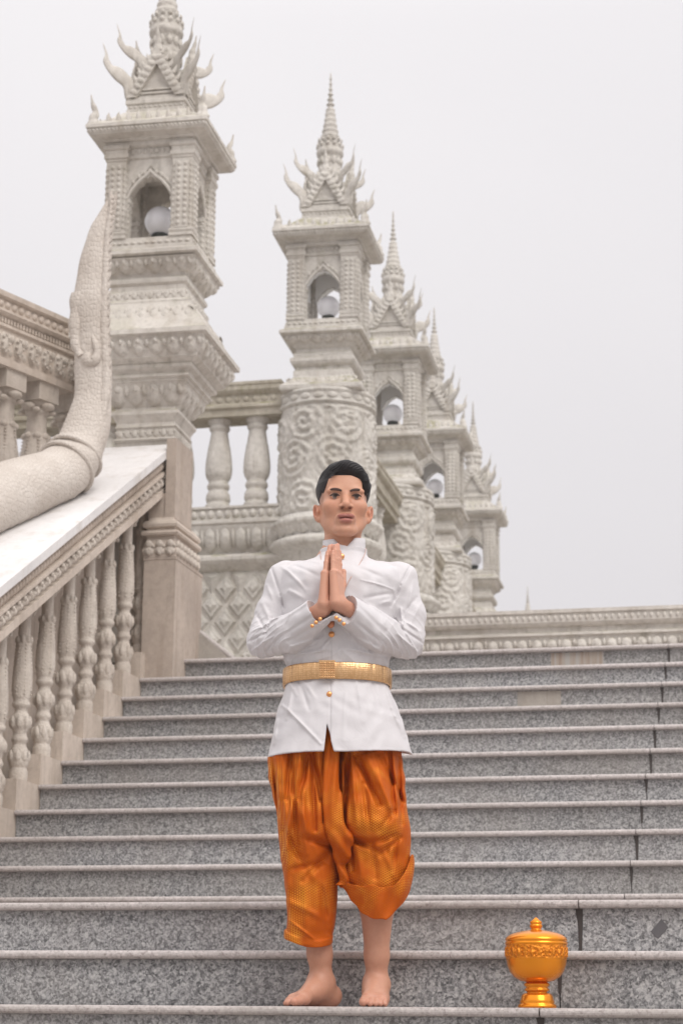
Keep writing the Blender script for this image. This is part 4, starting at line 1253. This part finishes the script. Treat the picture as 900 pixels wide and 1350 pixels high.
# ---- hair: short faded sides, top swept towards the viewer's right
G = SDF(axis([(-.12,.12,.0018)]) + HC[0], axis([(-.13,.15,.0018)]) + HC[1], axis([(-.075,.15,.0018)]) + HC[2])
hx, hy, hz = HC
def headell(off):
    return lambda X, Y, Z: (np.sqrt(((X-hx)/(.0790+off))**2 + ((Y-hy-.020)/(.097+off))**2 + ((Z-hz-.040)/(.086+off))**2) - 1)*.085
def sides(X, Y, Z):
    off = np.interp((Z-hz).ravel(), [-.03,.015,.04,.06], [.0004,.0012,.0075,.012])[None,None,:]
    return (np.sqrt(((X-hx)/(.0790+off))**2 + ((Y-hy-.020)/(.097+off))**2 + ((Z-hz-.040)/(.086+off))**2) - 1)*.085
G.op(sides, (hx-.12,hy-.13,hz-.075), (hx+.12,hy+.15,hz+.15), 0)
def hairline(X, Y, Z):
    x, y, z = X-hx, Y-hy, Z-hz
    zl = np.interp(y.ravel(), [-.11,-.056,-.040,-.026,-.014,.01,.03,.05,.15], [.067,.060,.046,.030,.020,.018,.016,.014,-.05])[None,:,None]
    zl = zl + 0*x
    zl = zl - 14*np.clip(np.abs(x + .002) - .024, 0, .04)**2*(y < -.030)
    return (zl - z)
G.op(hairline, (hx-.12,hy-.13,hz-.075), (hx+.12,hy+.15,hz+.15), .004, 'and')
G.ell((hx-.002,hy+.000,hz+.092), (.066,.080,.034), .02)
G.ell((hx-.004,hy-.052,hz+.092), (.046,.034,.029), .015)
Hh = lambda x, y, z: (hx+x, hy+y, hz+z)
G.chain([Hh(-.054,-.044,.078), Hh(-.032,-.070,.092), Hh(.004,-.083,.099), Hh(.038,-.076,.087), Hh(.062,-.056,.060), Hh(.074,-.038,.034)], [.008,.013,.019,.018,.013,.006], .014)
G.chain([Hh(-.012,-.078,.104), Hh(.026,-.074,.098), Hh(.058,-.056,.076), Hh(.077,-.034,.046)], [.014,.016,.014,.008], .010)
G.chain([Hh(-.040,-.04,.105), Hh(.0,-.05,.112), Hh(.045,-.04,.098), Hh(.078,-.015,.062)], [.014,.018,.016,.009], .012)
def strands(X, Y, Z):
    x, y, z = X-hx, Y-hy, Z-hz
    w = np.clip((z-.07)/.02, 0, 1)
    ph = (z*.85 - x*.50 + y*.25 + .006*np.sin(x*42 + z*30))*2*PI/.0090
    return w*(.0011*np.sin(ph) + .0006*np.sin(ph*2.1 + x*40))
G.op(strands, (hx-.12,hy-.13,hz+.03), (hx+.12,hy+.15,hz+.15), 0, 'off', 0)
hm, hv = G.mesh('hair'); hm.vertices.foreach_set('co', ((hv - HC) @ HROT.T + HC).astype(np.float32).ravel()); hm.update(); hair = link('hair', hm, M['hair'], man)
# loose strands along the sweep
st = MB(); jr = random.Random(3)
for i in range(320):
    u = jr.uniform(-.055,.02); yv = jr.uniform(-.095,.03); L = jr.uniform(.04,.09)
    pts = []
    for k in range(5):
        t = k/4; x = min(u + L*t, .070 + .004*t); 
        zz = .040 + .104*math.sqrt(max(.02, 1 - (x/.092)**2 - ((yv-.01)/.118)**2)) + jr.uniform(-.001,.004)
        pts.append(Hh(x, yv + .02*t, zz))
    r = jr.uniform(.0006,.0011)
    st.tube(catmull(pts, 2), [r*1.2]*4 + [r]*4 + [r*.3], 4)
st.v = [tuple(HROT @ (np.array(p) - HC) + HC) for p in st.v]
st.build('loose_strands', M['hair'], hair)

# ---- jacket
def rows_sdf(rows, exp=2.3):
    """rows: (py, left px, right px, depth, cy) -> superelliptic column"""
    R = []
    for py, l, r, dp, cyy in rows:
        x0, x1 = fx(l, py), fx(r, py); R.append((bp(445, py)[2], (x0+x1)/2, (x1-x0)/2, dp, cyy))
    R = np.array(sorted(R)); R = catmull(R, 6); R = R[np.argsort(R[:,0])]
    def fn(X, Y, Z):
        z = Z.ravel(); g = lambda i: np.interp(z, R[:,0], R[:,i])[None,None,:]
        cx, a, dpt, cyy = g(1), g(2), g(3), g(4)
        q = (np.abs((X-cx)/a)**exp + np.abs((Y-cyy)/dpt)**exp)**(1/exp)
        return (q - 1)*np.minimum(a, dpt)
    return fn, R
JK = [(1000,353,545,.172,.0),(985,357,540,.166,.0),(940,366,526,.150,.0),(912,375,514,.132,0),(900,378,511,.126,0),(888,379,510,.124,0),(872,376,513,.126,0),(830,371,519,.136,0),(790,368,527,.146,0),(765,368,530,.140,.002),(752,374,524,.118,.008),(744,396,502,.098,.012),(737,413,488,.084,.016),(731,421,483,.073,.018)]
jf, JR = rows_sdf(JK, 2.35)
J = SDF(axis([(-.32,.32,.0026)]), axis([(-.33,.20,.0030)]), axis([(.74,1.47,.0026)]))
full = ((-.32,-.33,.74), (.32,.20,1.47))
J.op(jf, *full)
J.op(lambda X, Y, Z: Z - 1.426 + 0*X + 0*Y, *full, mode='and')
for s in (-1, 1):
    nb = bp(431 if s < 0 else 473, 757, .015); sp_t = bp(375 if s < 0 else 527, 764, .01)
    J.cone(nb, sp_t, .050, .0540, .010)
    J.chain([sp_t, bp(374 if s < 0 else 527, 777, .01)], [.054,.058], .012)
    el_ = bp(348 if s < 0 else 536, 846, -.012)
    J.chain([bp(374 if s < 0 else 527, 777, .008), bp(359 if s < 0 else 538, 812, .005), el_], [.0575,.0545,.0535], .012)
    mid = bp(384 if s < 0 else 497, 836 if s < 0 else 834, -.110); wr = WR[s] + (WR[s]-mid)*.10
    J.chain([el_, mid, wr], [.0540,.0585,.0440], .010)
# cuff ends cut square to the sleeve
for s in (-1, 1):
    wr = WR[s]; mid = bp(384 if s < 0 else 497, 836 if s < 0 else 834, -.110)
    dirn = (wr - mid)/np.linalg.norm(wr - mid)
    cut = wr + dirn*(.030 if s < 0 else .018)
    def fn(X, Y, Z, c=cut, d=dirn):
        al = (X-c[0])*d[0] + (Y-c[1])*d[1] + (Z-c[2])*d[2]
        rr = np.sqrt((X-c[0])**2 + (Y-c[1])**2 + (Z-c[2])**2)
        return np.where(rr < .085, -al, .03)
    J.op(fn, cut - .09, cut + .09, 0, 'sub', 0)
    J.cone(cut - dirn*.03, cut + dirn*.02, .0352, .0375, 0, 'sub')          # hollow of the cuff
# folds and creases: (px,py)-(px,py), height, half width; + raises the cloth
def seg_off(creases, ylim=0.02, gain=1.0, thin=1.0, deep=1.0):
    items = []
    for x0, y0, x1, y1, h, w in creases: items.append((bp(x0,y0), bp(x1,y1), h*gain*(deep if h < 0 else 1), w*thin))
    def fn(X, Y, Z):
        out = np.zeros(np.broadcast_shapes(X.shape, Y.shape, Z.shape), np.float32)
        Xs = X[:,:,:]; Zs = Z
        for a, b_, h, w in items:
            dx, dz = b_[0]-a[0], b_[2]-a[2]; L2 = dx*dx + dz*dz
            t = ((Xs-a[0])*dx + (Zs-a[2])*dz)/L2; tc_ = np.clip(t, 0, 1)
            d2 = (Xs-a[0]-dx*tc_)**2 + (Zs-a[2]-dz*tc_)**2
            out = out - h*np.exp(-d2/(w*w))*(.35 + .65*np.sin(PI*np.clip(tc_, .06, .94)))
        return out*np.clip((ylim - Y)/.03, 0, 1)
    return fn
creases = [
 # peplum
 (372,935,423,990,.006,.0045),(386,915,379,955,.005,.006),(395,905,408,945,-.004,.006),(382,905,392,925,.004,.005),(402,908,416,930,.003,.005),
 (505,905,520,950,.005,.007),(490,908,500,945,-.004,.007),(470,905,478,960,.003,.008),(515,940,532,975,.004,.007),(455,925,452,985,.002,.006),(366,955,362,985,.004,.006),
 # waist and belly
 (385,866,425,852,.004,.006),(380,858,418,842,-.004,.006),(388,872,436,866,.004,.005),(500,868,460,850,.005,.006),(508,862,470,838,-.004,.006),(505,873,452,864,.004,.005),(440,848,420,870,.003,.005),
 # chest
 (372,752,404,790,.004,.005),(380,748,420,772,-.003,.006),(395,742,422,752,.003,.006),(500,742,470,752,.003,.007),(468,758,500,770,-.003,.007),(475,777,518,785,.003,.0028),(515,790,480,800,-.004,.006),
 (382,788,400,800,.005,.006),(516,800,500,806,.004,.006),
 # armhole seams
 (358,752,370,790,-.005,.0040),(371,790,376,810,-.005,.004),(541,746,527,776,-.005,.0040),(527,776,514,806,-.005,.004),
 # upper arms
 (352,775,362,800,.003,.005),(346,800,360,830,.004,.006),(338,812,352,842,-.004,.005),(544,770,538,800,.003,.006),(552,800,540,826,.004,.006),(548,790,530,815,-.004,.005),
 # elbows
 (332,838,352,832,.006,.0045),(330,850,356,842,-.006,.0045),(334,862,362,850,.006,.0045),(345,868,372,852,-.004,.0045),(350,832,372,822,.005,.004),(358,820,352,846,-.006,.004),
 (552,836,528,822,.006,.0045),(555,850,528,836,-.006,.0045),(548,862,522,846,.006,.0045),(530,866,508,850,-.004,.0045),(520,820,534,846,-.007,.004),(527,806,530,830,.006,.004),
 # fore-arms
 (365,835,420,806,.004,.006),(372,852,425,826,-.003,.006),(384,822,376,842,.003,.005),(480,806,520,830,.004,.006),(465,812,505,846,-.003,.007),(500,816,508,840,.003,.005),
]
J.op(seg_off(creases, .02, 1.25, 1.0), *full, mode='off', pad=0)
def micro(X, Y, Z):
    el = np.clip(1 - np.abs(np.sqrt((np.abs(X+.01)-.225)**2 + (Z-1.13)**2))/.11, 0, 1) + .6*np.clip(1 - np.abs(Z-1.08)/.06, 0, 1)
    rid = 1 - np.abs(np.sin(np.abs(X)*62 + Z*88 + 1.6*np.sin(Z*37 + X*21) + Y*40))
    rid2 = 1 - np.abs(np.sin(np.abs(X)*88 - Z*52 + 1.8*np.sin(X*33 - Z*25)))
    return -.0050*el*(rid**3 - .25) - .0012*(rid2**3 - .25)*np.clip(el*2, 0, 1) + .0011*np.sin(X*95 + Z*60 + 2*np.sin(Z*31 + Y*20)) *np.sin(Z*47 - X*38 + 1.5*np.sin(X*27)) + .0009*np.sin(X*41 - Z*83 + 2*np.sin(X*33 + Y*25))
J.op(micro, *full, mode='off', pad=0)
# hem: slightly uneven, slit rising in the middle front
hz0 = bp(395,992,-.15)[2]
def hem(X, Y, Z):
    h = hz0 + .012*np.clip((X-.02)/.2, 0, 1) - .004*np.clip((-X-.10)/.1, 0, 1) + .03*np.clip(Y/.15, 0, 1)
    return h - Z
J.op(hem, *full, mode='and')
ap = bp(431,955,-.15); xb0, xb1 = bp(427,994,-.15)[0], bp(441,992,-.15)[0]
def slit(X, Y, Z):
    t = np.clip((ap[2] - Z)/(ap[2] - hz0), -.2, 1.4)
    l = ap[0] + (xb0-ap[0])*t; r = ap[0] + (xb1-ap[0])*t
    return np.where(Y < -.04, np.maximum(l - X, X - r), .03)
J.op(slit, (-.06,-.2,.74), (.04,0,ap[2]+.02), 0, 'sub', 0)
inner, _ = rows_sdf([(p, l+4, r-4, d-.012, c_) for p, l, r, d, c_ in JK], 2.35)
J.op(lambda X, Y, Z: np.maximum(inner(X, Y, Z), Z - .95), (-.3,-.25,.74), (.3,.2,.97), 0, 'sub', 0)
# front overlap: the left panel (viewer's right) lies on top
def placket(X, Y, Z):
    xx = X - (fx(436, 900))
    return np.where((Y < -.03), -.0022*np.clip(xx/.003, 0, 1)*np.clip((.05 - xx)/.04, 0, 1) + .0016*np.exp(-(xx/.0022)**2), 0)
J.op(placket, (-.05,-.22,.76), (.09,0,1.44), 0, 'off', 0)
jm, _ = J.mesh('jacket'); jacket = link('jacket', jm, M['cloth'], man)
# stand collar with a notch in front
c = MB(); n = 96; rings = []
for zi, (t, th) in enumerate(((0,0),(.25,0),(.5,0),(.75,0),(1,0),(1,1),(.5,1),(0,1))):
    rg = []
    for j in range(n):
        a = 2*PI*j/n - PI/2 + .001
        da = ((a + PI/2 + PI) % (2*PI)) - PI            # 0 at the front
        rx, ry = .0705 - .0025*t - .004*th, .0735 - .004*t - .004*th
        ztop = 1.462 + .010*math.cos(da)*-1 + .004*math.sin(da)
        notch = max(0, 1 - abs(da - .02)/.52)
        ztop -= .036*notch**1.0
        zb = 1.392 + .022*(1-math.cos(da))*.5
        z = zb + (ztop - zb)*t
        rg.append((.008 + rx*cos(a), .022 + ry*sin(a) - .004*(1-t)*0, z))
    rings.append(rg)
c.loft(rings, True, False); c.build('collar', M['cloth'], jacket)
def ray_front(px, py, fn_y):
    p = bp(px, py, fn_y); return p
def button(px, py, dy, r=.0075, parent=jacket):
    b = MB(); p = bp(px, py, dy); b.ball((0,0,0), r, 16, 10, (1,.55,1)); b.ball((0,-r*.4,0), r*.45, 10, 6)
    o = b.build('button', M['button'], parent); o.location = p
button(450,734,-.098,.010)
button(437,837,-.142,.0095); button(434,916,-.142,.009)
for s, pts in ((-1, ((411.5,826),(416.5,821.5),(422,817))), (1, ((443,815),(447.5,818),(453,823)))):
    for (px, py) in pts:
        p = bp(px, py, -.238)
        b = MB(); b.ball((0,0,0), .0062, 16, 8, (1,.5,1)); o = b.build('button', M['button'], jacket); o.location = p
# thin necklace chain from collar to chest
c = MB()
ch = catmull([bp(482,723,-.02), bp(480,732,-.075), bp(470,750,-.125), bp(459,768,-.150), bp(450,792,-.158), bp(440,818,-.152)], 14)
c.tube(ch, [.0012]*len(ch), 6)
ch = catmull([bp(422,727,-.02), bp(423,738,-.085), bp(427,760,-.130), bp(431,790,-.152), bp(438,818,-.152)], 14)
c.tube(ch, [.0012]*len(ch), 6)
nk = c.build('necklace', plain('pink_cord', (.55,.36,.30), .6)[0], man)
c = MB(); c.ball(bp(436,823,-.158), .013, 16, 10, (.9,.5,1.1)); c.build('pendant', plain('copper_pendant', (.55,.22,.12), .35, .6)[0], nk)

# ---- belt of gold plates
def ell_at(py):
    z = bp(445, py)[2]; g = [np.interp(z, JR[:,0], JR[:,i]) for i in range(5)]; return z, g[1], g[2], g[3], g[4]
c = MB(); n = 180; rings = []
z0, cx0, a0, d0, cy0 = ell_at(905.5); z1, cx1, a1, d1, cy1 = ell_at(883.5)
ex = 2/2.35
for t, off in ((0,.004),(0,.0085),(.06,.010),(.5,.011),(.94,.010),(1,.0085),(1,.004)):
    rg = []
    for j in range(n):
        a = 2*PI*j/n; cx = cx0 + (cx1-cx0)*t; aa = max(a0, a1) + off; dd = max(d0, d1) + off
        seam = .0030 if (j % 9 == 0) else 0
        x = cx + (aa-seam)*math.copysign(abs(cos(a))**ex, cos(a)); y = (dd-seam)*math.copysign(abs(sin(a))**ex, sin(a))
        z = z0 + (z1-z0)*t + .006*(1 if y < 0 else -1)*abs(y)/dd - .004
        rg.append((x, y, z))
    rings.append(rg)
c.loft(rings, True, False); belt = c.build('belt', M['gold'], man)
c = MB(); zc = (z0+z1)/2
for i in range(15):
    for j in range(9):
        pass
c.obox((fx(421,888), -d0-.019, z0+.001), (.050,0,0), (0,.010,0), (0,0,z1-z0+.004))
for i in range(7):
    for j in range(7):
        c.ball((fx(421,888)+.004+.007*i, -d0-.0185, z0+.005+.0072*j), .0034, 8, 5)
c.build('buckle', M['gold'], belt)

# ---- trousers
Lr = [(940,382,445,.10,.0),(960,375,446,.108,0),(980,364,447,.116,0),(1000,353,447,.122,0),(1040,357,448,.128,-.004),(1080,366,448,.134,-.010),(1100,368,447,.130,-.010),(1130,369,445,.112,0),(1160,371,446,.104,.006),(1200,376,443,.094,.012),(1243,375,437,.080,.02),(1262,374,436,.078,.02)]
Rw = [(940,444,508,.10,.0),(960,443,514,.115,0),(985,442,528,.120,0),(1000,441,530,.122,0),(1040,440,534,.134,-.004),(1070,441,537,.143,-.010),(1092,443,539.5,.141,-.012),(1118,447,541,.118,-.002),(1140,449,541,.106,.006),(1170,452,537,.104,.010),(1205,466,530,.090,.016),(1240,470,528,.085,.016)]
T_ = SDF(axis([(-.30,.27,.0026)]), axis([(-.20,.17,.0030)]), axis([(.10,.94,.0028)]))
tb = ((-.30,-.20,.10), (.27,.17,.94))
lf, _ = rows_sdf(Lr, 2.15); rf, _ = rows_sdf(Rw, 2.15)
T_.op(lf, (-.30,-.2,.10), (.05,.17,.94)); T_.op(rf, (-.06,-.2,.10), (.27,.17,.94), .012)
tcre = [
 # left leg: long pleats
 (399,990,378,1124,.012,.007),(408,992,396,1060,-.010,.007),(385,990,378,1060,-.008,.007),(366,1000,372,1090,.007,.008),(360,1000,368,1080,-.006,.005),(378,1124,384,1215,.006,.010),(372,1140,378,1230,-.005,.007),(412,1000,424,1060,-.011,.009),(400,1110,440,1120,-.007,.010),(396,1140,436,1180,.004,.012),(420,1150,432,1230,-.005,.010),(402,1160,404,1235,.005,.010),(382,1216,414,1240,.006,.004),
 (432,1000,428,1090,-.010,.006),(390,1060,420,1130,.006,.010),(376,1100,404,1150,-.006,.009),(384,1150,430,1140,-.005,.008),(378,1190,430,1215,.005,.010),(440,1120,400,1165,-.006,.009),
 (372,990,383,1150,.008,.008),(384,990,393,1120,-.009,.007),(396,990,405,1130,.008,.008),(411,990,416,1100,-.009,.007),
 # right leg
 (458,1111,488,1116,-.008,.009),(488,1116,520,1106,-.007,.009),(462,1000,470,1095,.009,.008),(490,1000,516,1080,.009,.010),(512,990,519,1080,-.009,.007),(479,1040,486,1100,-.006,.008),
 (450,1010,458,1090,.008,.007),(500,1000,530,1060,-.007,.008),(524,1066,500,1100,-.005,.009),(458,1108,500,1128,-.007,.008),(526,1108,500,1132,-.006,.008),(505,1128,520,1160,.006,.008),
 (469,1003,499,1067,-.013,.008),(482,1003,512,1070,.009,.010),(459,1000,452,1100,-.012,.007),(516,990,520,1070,.008,.007),(524,1000,528,1090,-.006,.007),(470,1120,476,1160,.006,.009),(490,1115,494,1160,-.005,.009),(512,1110,516,1156,.005,.009),(522,1112,516,1150,-.005,.008),(461,1115,465,1150,-.006,.006),
]
T_.op(seg_off(tcre, .06, 1.15, 1.0, 1.75), *tb, mode='off', pad=0)
T_.op(lambda X, Y, Z: .0016*np.sin(X*90 + 3*np.sin(Z*14)) + .0012*np.sin(X*45 - Z*70 + 2*np.sin(Z*23 + X*30)) + 0*Y, *tb, mode='off', pad=0)
# hems
hL = bp(405,1243,-.07)[2]; hR = bp(500,1200,-.07)[2]
T_.op(lambda X, Y, Z: np.where(X < -.002, (hL + .010*np.clip((-.10-X)/.06, 0, 1) + .012*np.clip(Y/.08,-1,1)) - Z, -.02) + 0*Y, *tb, mode='and', pad=0)
def rollL(X, Y, Z):
    h = hL + .010*np.clip((-.10-X)/.06, 0, 1) + .012*np.clip(Y/.08,-1,1)
    return np.maximum(lf(X, Y, Z) - .0015 + .004*np.sin(X*60 + 1), np.abs(Z - h - .012 - .010*np.sin(X*22)) - .010)
T_.op(rollL, (-.30,-.2,.12), (.0,.17,.30), .006, pad=0)
hx0, hx1 = fx(452,1180), fx(541,1180)
def hemR(X, Y, Z):
    u = np.clip((X - hx0)/(hx1 - hx0), 0, 1)
    h = hR + .090*np.clip((.38 - u)/.38, 0, 1)**1.5 + .06*np.clip((u - .62)/.38, 0, 1)**1.3 + .015*np.clip(Y/.08, -1, 1)
    return np.where(X > -.002, h - Z, -.02)
T_.op(hemR, *tb, mode='and', pad=0)
T_.op(lambda X, Y, Z: np.maximum(np.minimum(lf(X, Y, Z), rf(X, Y, Z)) + .021, Z - .34), *tb, mode='sub', pad=0)   # hollow legs
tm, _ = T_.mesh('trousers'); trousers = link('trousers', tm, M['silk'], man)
# turned-up cuff of the right-hand leg
C_ = SDF(axis([(-.03,.27,.0024)]), axis([(-.19,.17,.0030)]), axis([(.20,.50,.0024)]))
cb = ((-.03,-.19,.20), (.27,.17,.50))
Cr = [(1100,444,544,.138,-.002),(1140,445,544,.130,.0),(1165,446,544,.126,.004),(1205,462,533,.110,.012),(1240,466,530,.104,.012)]
cf, _ = rows_sdf(Cr, 2.15)
C_.op(cf, *cb, pad=0)
def cuff_lim(X, Y, Z):
    u = np.clip((X - hx0)/(hx1 - hx0), 0, 1)
    lo = hR - .012 + .092*np.clip((.40 - u)/.40, 0, 1)**1.5 + .075*np.clip((u - .62)/.38, 0, 1)**1.3 + .015*np.clip(Y/.08, -1, 1)
    hi = bp(490,1168,-.12)[2] + .020*np.clip((.25 - u)/.25, 0, 1) + .10*np.clip((u - .72)/.28, 0, 1)**1.6
    return np.maximum(lo - Z, Z - hi)
C_.op(cuff_lim, *cb, mode='and', pad=0)
C_.op(lambda X, Y, Z: .003*np.sin(X*70 + Z*30) + .002*np.sin(X*130 - Z*60) + 0*Y, *cb, mode='off', pad=0)
C_.op(lambda X, Y, Z: cf(X, Y, Z) + .009, *cb, mode='sub', pad=0)
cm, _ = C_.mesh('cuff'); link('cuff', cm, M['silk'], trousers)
# gathered front pleat tucked between the legs
Pq = SDF(axis([(-.07,.09,.0022)]), axis([(-.21,.02,.0024)]), axis([(.36,.93,.0026)]))
pb = ((-.07,-.21,.36), (.09,.02,.93))
pf, _ = rows_sdf([(945,428,443,.016,-.100),(985,426,446,.018,-.116),(1030,426,448,.019,-.126),(1065,427,450,.020,-.130),(1090,428,453,.023,-.126),(1110,431,456,.028,-.112),(1126,437,459,.030,-.090),(1142,445,458,.024,-.060)], 2.6)
Pq.op(pf, *pb, pad=0)
Pq.chain([bp(449,1088,-.128), bp(457,1104,-.118), bp(459,1124,-.095)], [.010,.016,.014], .010)
Pq.chain([bp(432,1085,-.122), bp(437,1106,-.116), bp(447,1124,-.095)], [.008,.012,.012], .008)
def pl(X, Y, Z): return -.0030*np.cos((X - .02*np.sin(Z*8))*2*PI/.030)*np.clip((Z-.50)/.1, 0, 1) - .0055*np.sin(X*120 + Z*95)*np.clip((.55-Z)/.08, 0, 1) + 0*Y
Pq.op(pl, *pb, mode='off', pad=0)
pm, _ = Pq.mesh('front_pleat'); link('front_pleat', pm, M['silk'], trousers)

# ------------------------------------------------------------------ golden lidded bowl
t = empty('lidded_bowl', (-.842, 6.235, 0), 'shiny golden footed bowl with pointed lid standing on the step beside the man', 'bowl')
m, nt, b = nodes('orange_gold'); co = coords(nt)
b.inputs['Base Color'].default_value = (.80,.27,.011,1); b.inputs['Metallic'].default_value = .7; b.inputs['Roughness'].default_value = .24
b.inputs['Specular IOR Level'].default_value = .6
bump(nt, b, noise(nt, co, 30, 3, .5), .05, .004); M['bowlgold'] = m
m, nt, b = nodes('embossed_gold'); co = coords(nt)
b.inputs['Base Color'].default_value = (.70,.225,.010,1); b.inputs['Metallic'].default_value = .55; b.inputs['Roughness'].default_value = .32
v1 = voro(nt, co, 95, 'SMOOTH_F1'); bump(nt, b, math2(nt, 'ADD', v1, noise(nt, co, 70, 3, .6, 1)), 1.0, .006); M['bowlband'] = m
b = MB(); b.lathe([(.0,.0),(.056,.0),(.0575,.004),(.056,.010),(.050,.013),(.052,.018),(.049,.024),(.046,.036),(.041,.042),(.030,.044),(.031,.048),(.037,.051),(.0375,.055),(.033,.058),(.0335,.062),(.0385,.066),(.0385,.070),(.034,.073),(.030,.076)], (0,0), 64); b.build('foot', M['bowlgold'], t)
b = MB(); b.lathe([(.030,.0755),(.050,.079),(.068,.090),(.080,.105),(.0875,.125),(.0905,.143)], (0,0), 64, True, None, False); bw = b.build('bowl', M['bowlgold'], t)
b = MB(); b.lathe([(.0905,.143),(.0918,.150),(.0922,.175),(.0915,.183)], (0,0), 64, True, None, False)
jr = random.Random(5)
for k in range(26):
    a = 2*PI*k/26; R = Matrix.Rotation(a, 3, 'Z')
    b.dome(R @ Vector((0,-.0912,.147)), R @ Vector((1,0,0)), (0,0,1), R @ Vector((0,-1,0)), .016, .032, .0035, .5, 5, 5)
    for i in range(3): b.ball(R @ Vector((.011+jr.uniform(-.002,.002),-.0912,.152+.011*i)), .0032, 6, 4)
b.build('embossed_band', M['bowlband'], bw)
b = MB(); b.lathe([(.0915,.183),(.0935,.186),(.0935,.191),(.090,.193),(.0925,.196),(.0925,.200),(.089,.206),(.078,.214),(.060,.220),(.040,.2245),(.020,.2275),(.016,.229),(.0155,.233),(.0185,.236),(.0195,.240),(.0185,.243),(.0155,.245),(.0185,.248),(.0175,.252),(.010,.258),(.004,.2635),(0,.2655)], (0,0), 64); ld = b.build('lid', M['bowlgold'], t)
# ------------------------------------------------------------------ camera, sky, light
f_px, pitch, roll, yaw = 2700.0, .242978, .0080935, .2285976
cy_, sy_, cp_, sp_ = cos(yaw), sin(yaw), cos(pitch), sin(pitch)
F = Vector((-sy_*cp_, cy_*cp_, sp_)); R0 = Vector((cy_, sy_, 0)); U0 = Vector((sy_*sp_, -cy_*sp_, cp_))
Rr = R0*cos(roll) + U0*sin(roll); Uu = -R0*sin(roll) + U0*cos(roll)
cam = bpy.data.cameras.new('camera'); co_ = bpy.data.objects.new('camera', cam); COL.objects.link(co_)
mw = Matrix((Rr, Uu, -F)).transposed().to_4x4(); mw.translation = (0, 0, -.03784)
co_.matrix_world = mw
cam.sensor_fit = 'VERTICAL'; cam.sensor_height = 36; cam.sensor_width = 24
cam.lens = f_px/1350*36
cam.clip_start = .1; cam.clip_end = 3000
cam.dof.use_dof = True; cam.dof.focus_distance = 6.33; cam.dof.aperture_fstop = 6.6
scene.camera = co_

SUN_EL, SUN_AZ = math.radians(48), math.radians(46)   # soft bright patch of cloud behind the photographer
w = bpy.data.worlds.new('World'); scene.world = w; w.use_nodes = True
nt = w.node_tree; bg = nt.nodes['Background']
sky = nt.nodes.new('ShaderNodeTexSky'); sky.sky_type = 'NISHITA'; sky.sun_disc = False
sky.sun_elevation = SUN_EL; sky.sun_rotation = PI + SUN_AZ
sky.air_density = 1.0; sky.dust_density = 6.0; sky.ozone_density = 1.0
tc = nt.nodes.new('ShaderNodeTexCoord'); sp = nt.nodes.new('ShaderNodeSeparateXYZ')
nt.links.new(tc.outputs['Generated'], sp.inputs[0])
K = 10.0
def k3(a): return tuple(x*K for x in a)
# closed cloud deck: greyer and faintly mauve low down, brightest overhead
cl = nt.nodes.new('ShaderNodeValToRGB'); el = cl.color_ramp.elements
stops = [(0.0,(.0595,.057,.0588)),(.10,(.0690,.0664,.0684)),(.24,(.0758,.0735,.0752)),(.46,(.0845,.0822,.0837)),(.75,(.135,.131,.133)),(1.0,(.165,.161,.163))]
while len(el) < len(stops): el.new(.5)
for e, (p, c) in zip(el, stops): e.position = p; e.color = (*c, 1)
nt.links.new(sp.outputs[2], cl.inputs[0])
nz = noise(nt, tc.outputs['Generated'], 2.2, 4, .5, .3)
cloud = mix(nt, 1.0, cl.outputs[0], ramp(nt, nz, [(.3, (.955,.955,.96)), (.7, (1.03,1.03,1.027))]), 'MULTIPLY')
sc_ = nt.nodes.new('ShaderNodeVectorMath'); sc_.operation = 'SCALE'; nt.links.new(cloud, sc_.inputs[0]); sc_.inputs['Scale'].default_value = 100.0
fin = mix(nt, .965, sky.outputs[0], sc_.outputs[0])
nt.links.new(fin, bg.inputs[0]); bg.inputs[1].default_value = .1
sun = bpy.data.lights.new('sun', 'SUN'); sun.energy = 1.75; sun.angle = math.radians(35); sun.color = (1.0, .965, .92)
so = bpy.data.objects.new('sun', sun); COL.objects.link(so)
d = Vector((sin(SUN_AZ)*cos(SUN_EL), cos(SUN_AZ)*cos(SUN_EL)*-1, sin(SUN_EL)))  # direction towards the sun
so.rotation_euler = d.to_track_quat('Z', 'Y').to_euler()
scene.view_settings.view_transform = 'Standard'; scene.view_settings.look = 'None'
scene.view_settings.exposure = .11; scene.view_settings.gamma = 1
scene.view_settings.use_curve_mapping = False
scene.cycles.max_bounces = 8

# ------------------------------------------------------------------ light mist round the whole place
g = MB(); g.box(-60, 60, -60, 90, SZ(-4) - 1, 14)
m = bpy.data.materials.new('mist'); m.use_nodes = True; nt = m.node_tree
nt.nodes.remove(nt.nodes['Principled BSDF'])
pv = nt.nodes.new('ShaderNodeVolumePrincipled'); pv.inputs['Color'].default_value = (.93,.92,.93,1); pv.inputs['Density'].default_value = .0012
pv.inputs['Anisotropy'].default_value = .2
nt.links.new(pv.outputs[0], nt.nodes['Material Output'].inputs['Volume'])
o = g.build('haze', m); tag(o, kind='stuff')
scene.cycles.volume_bounces = 1
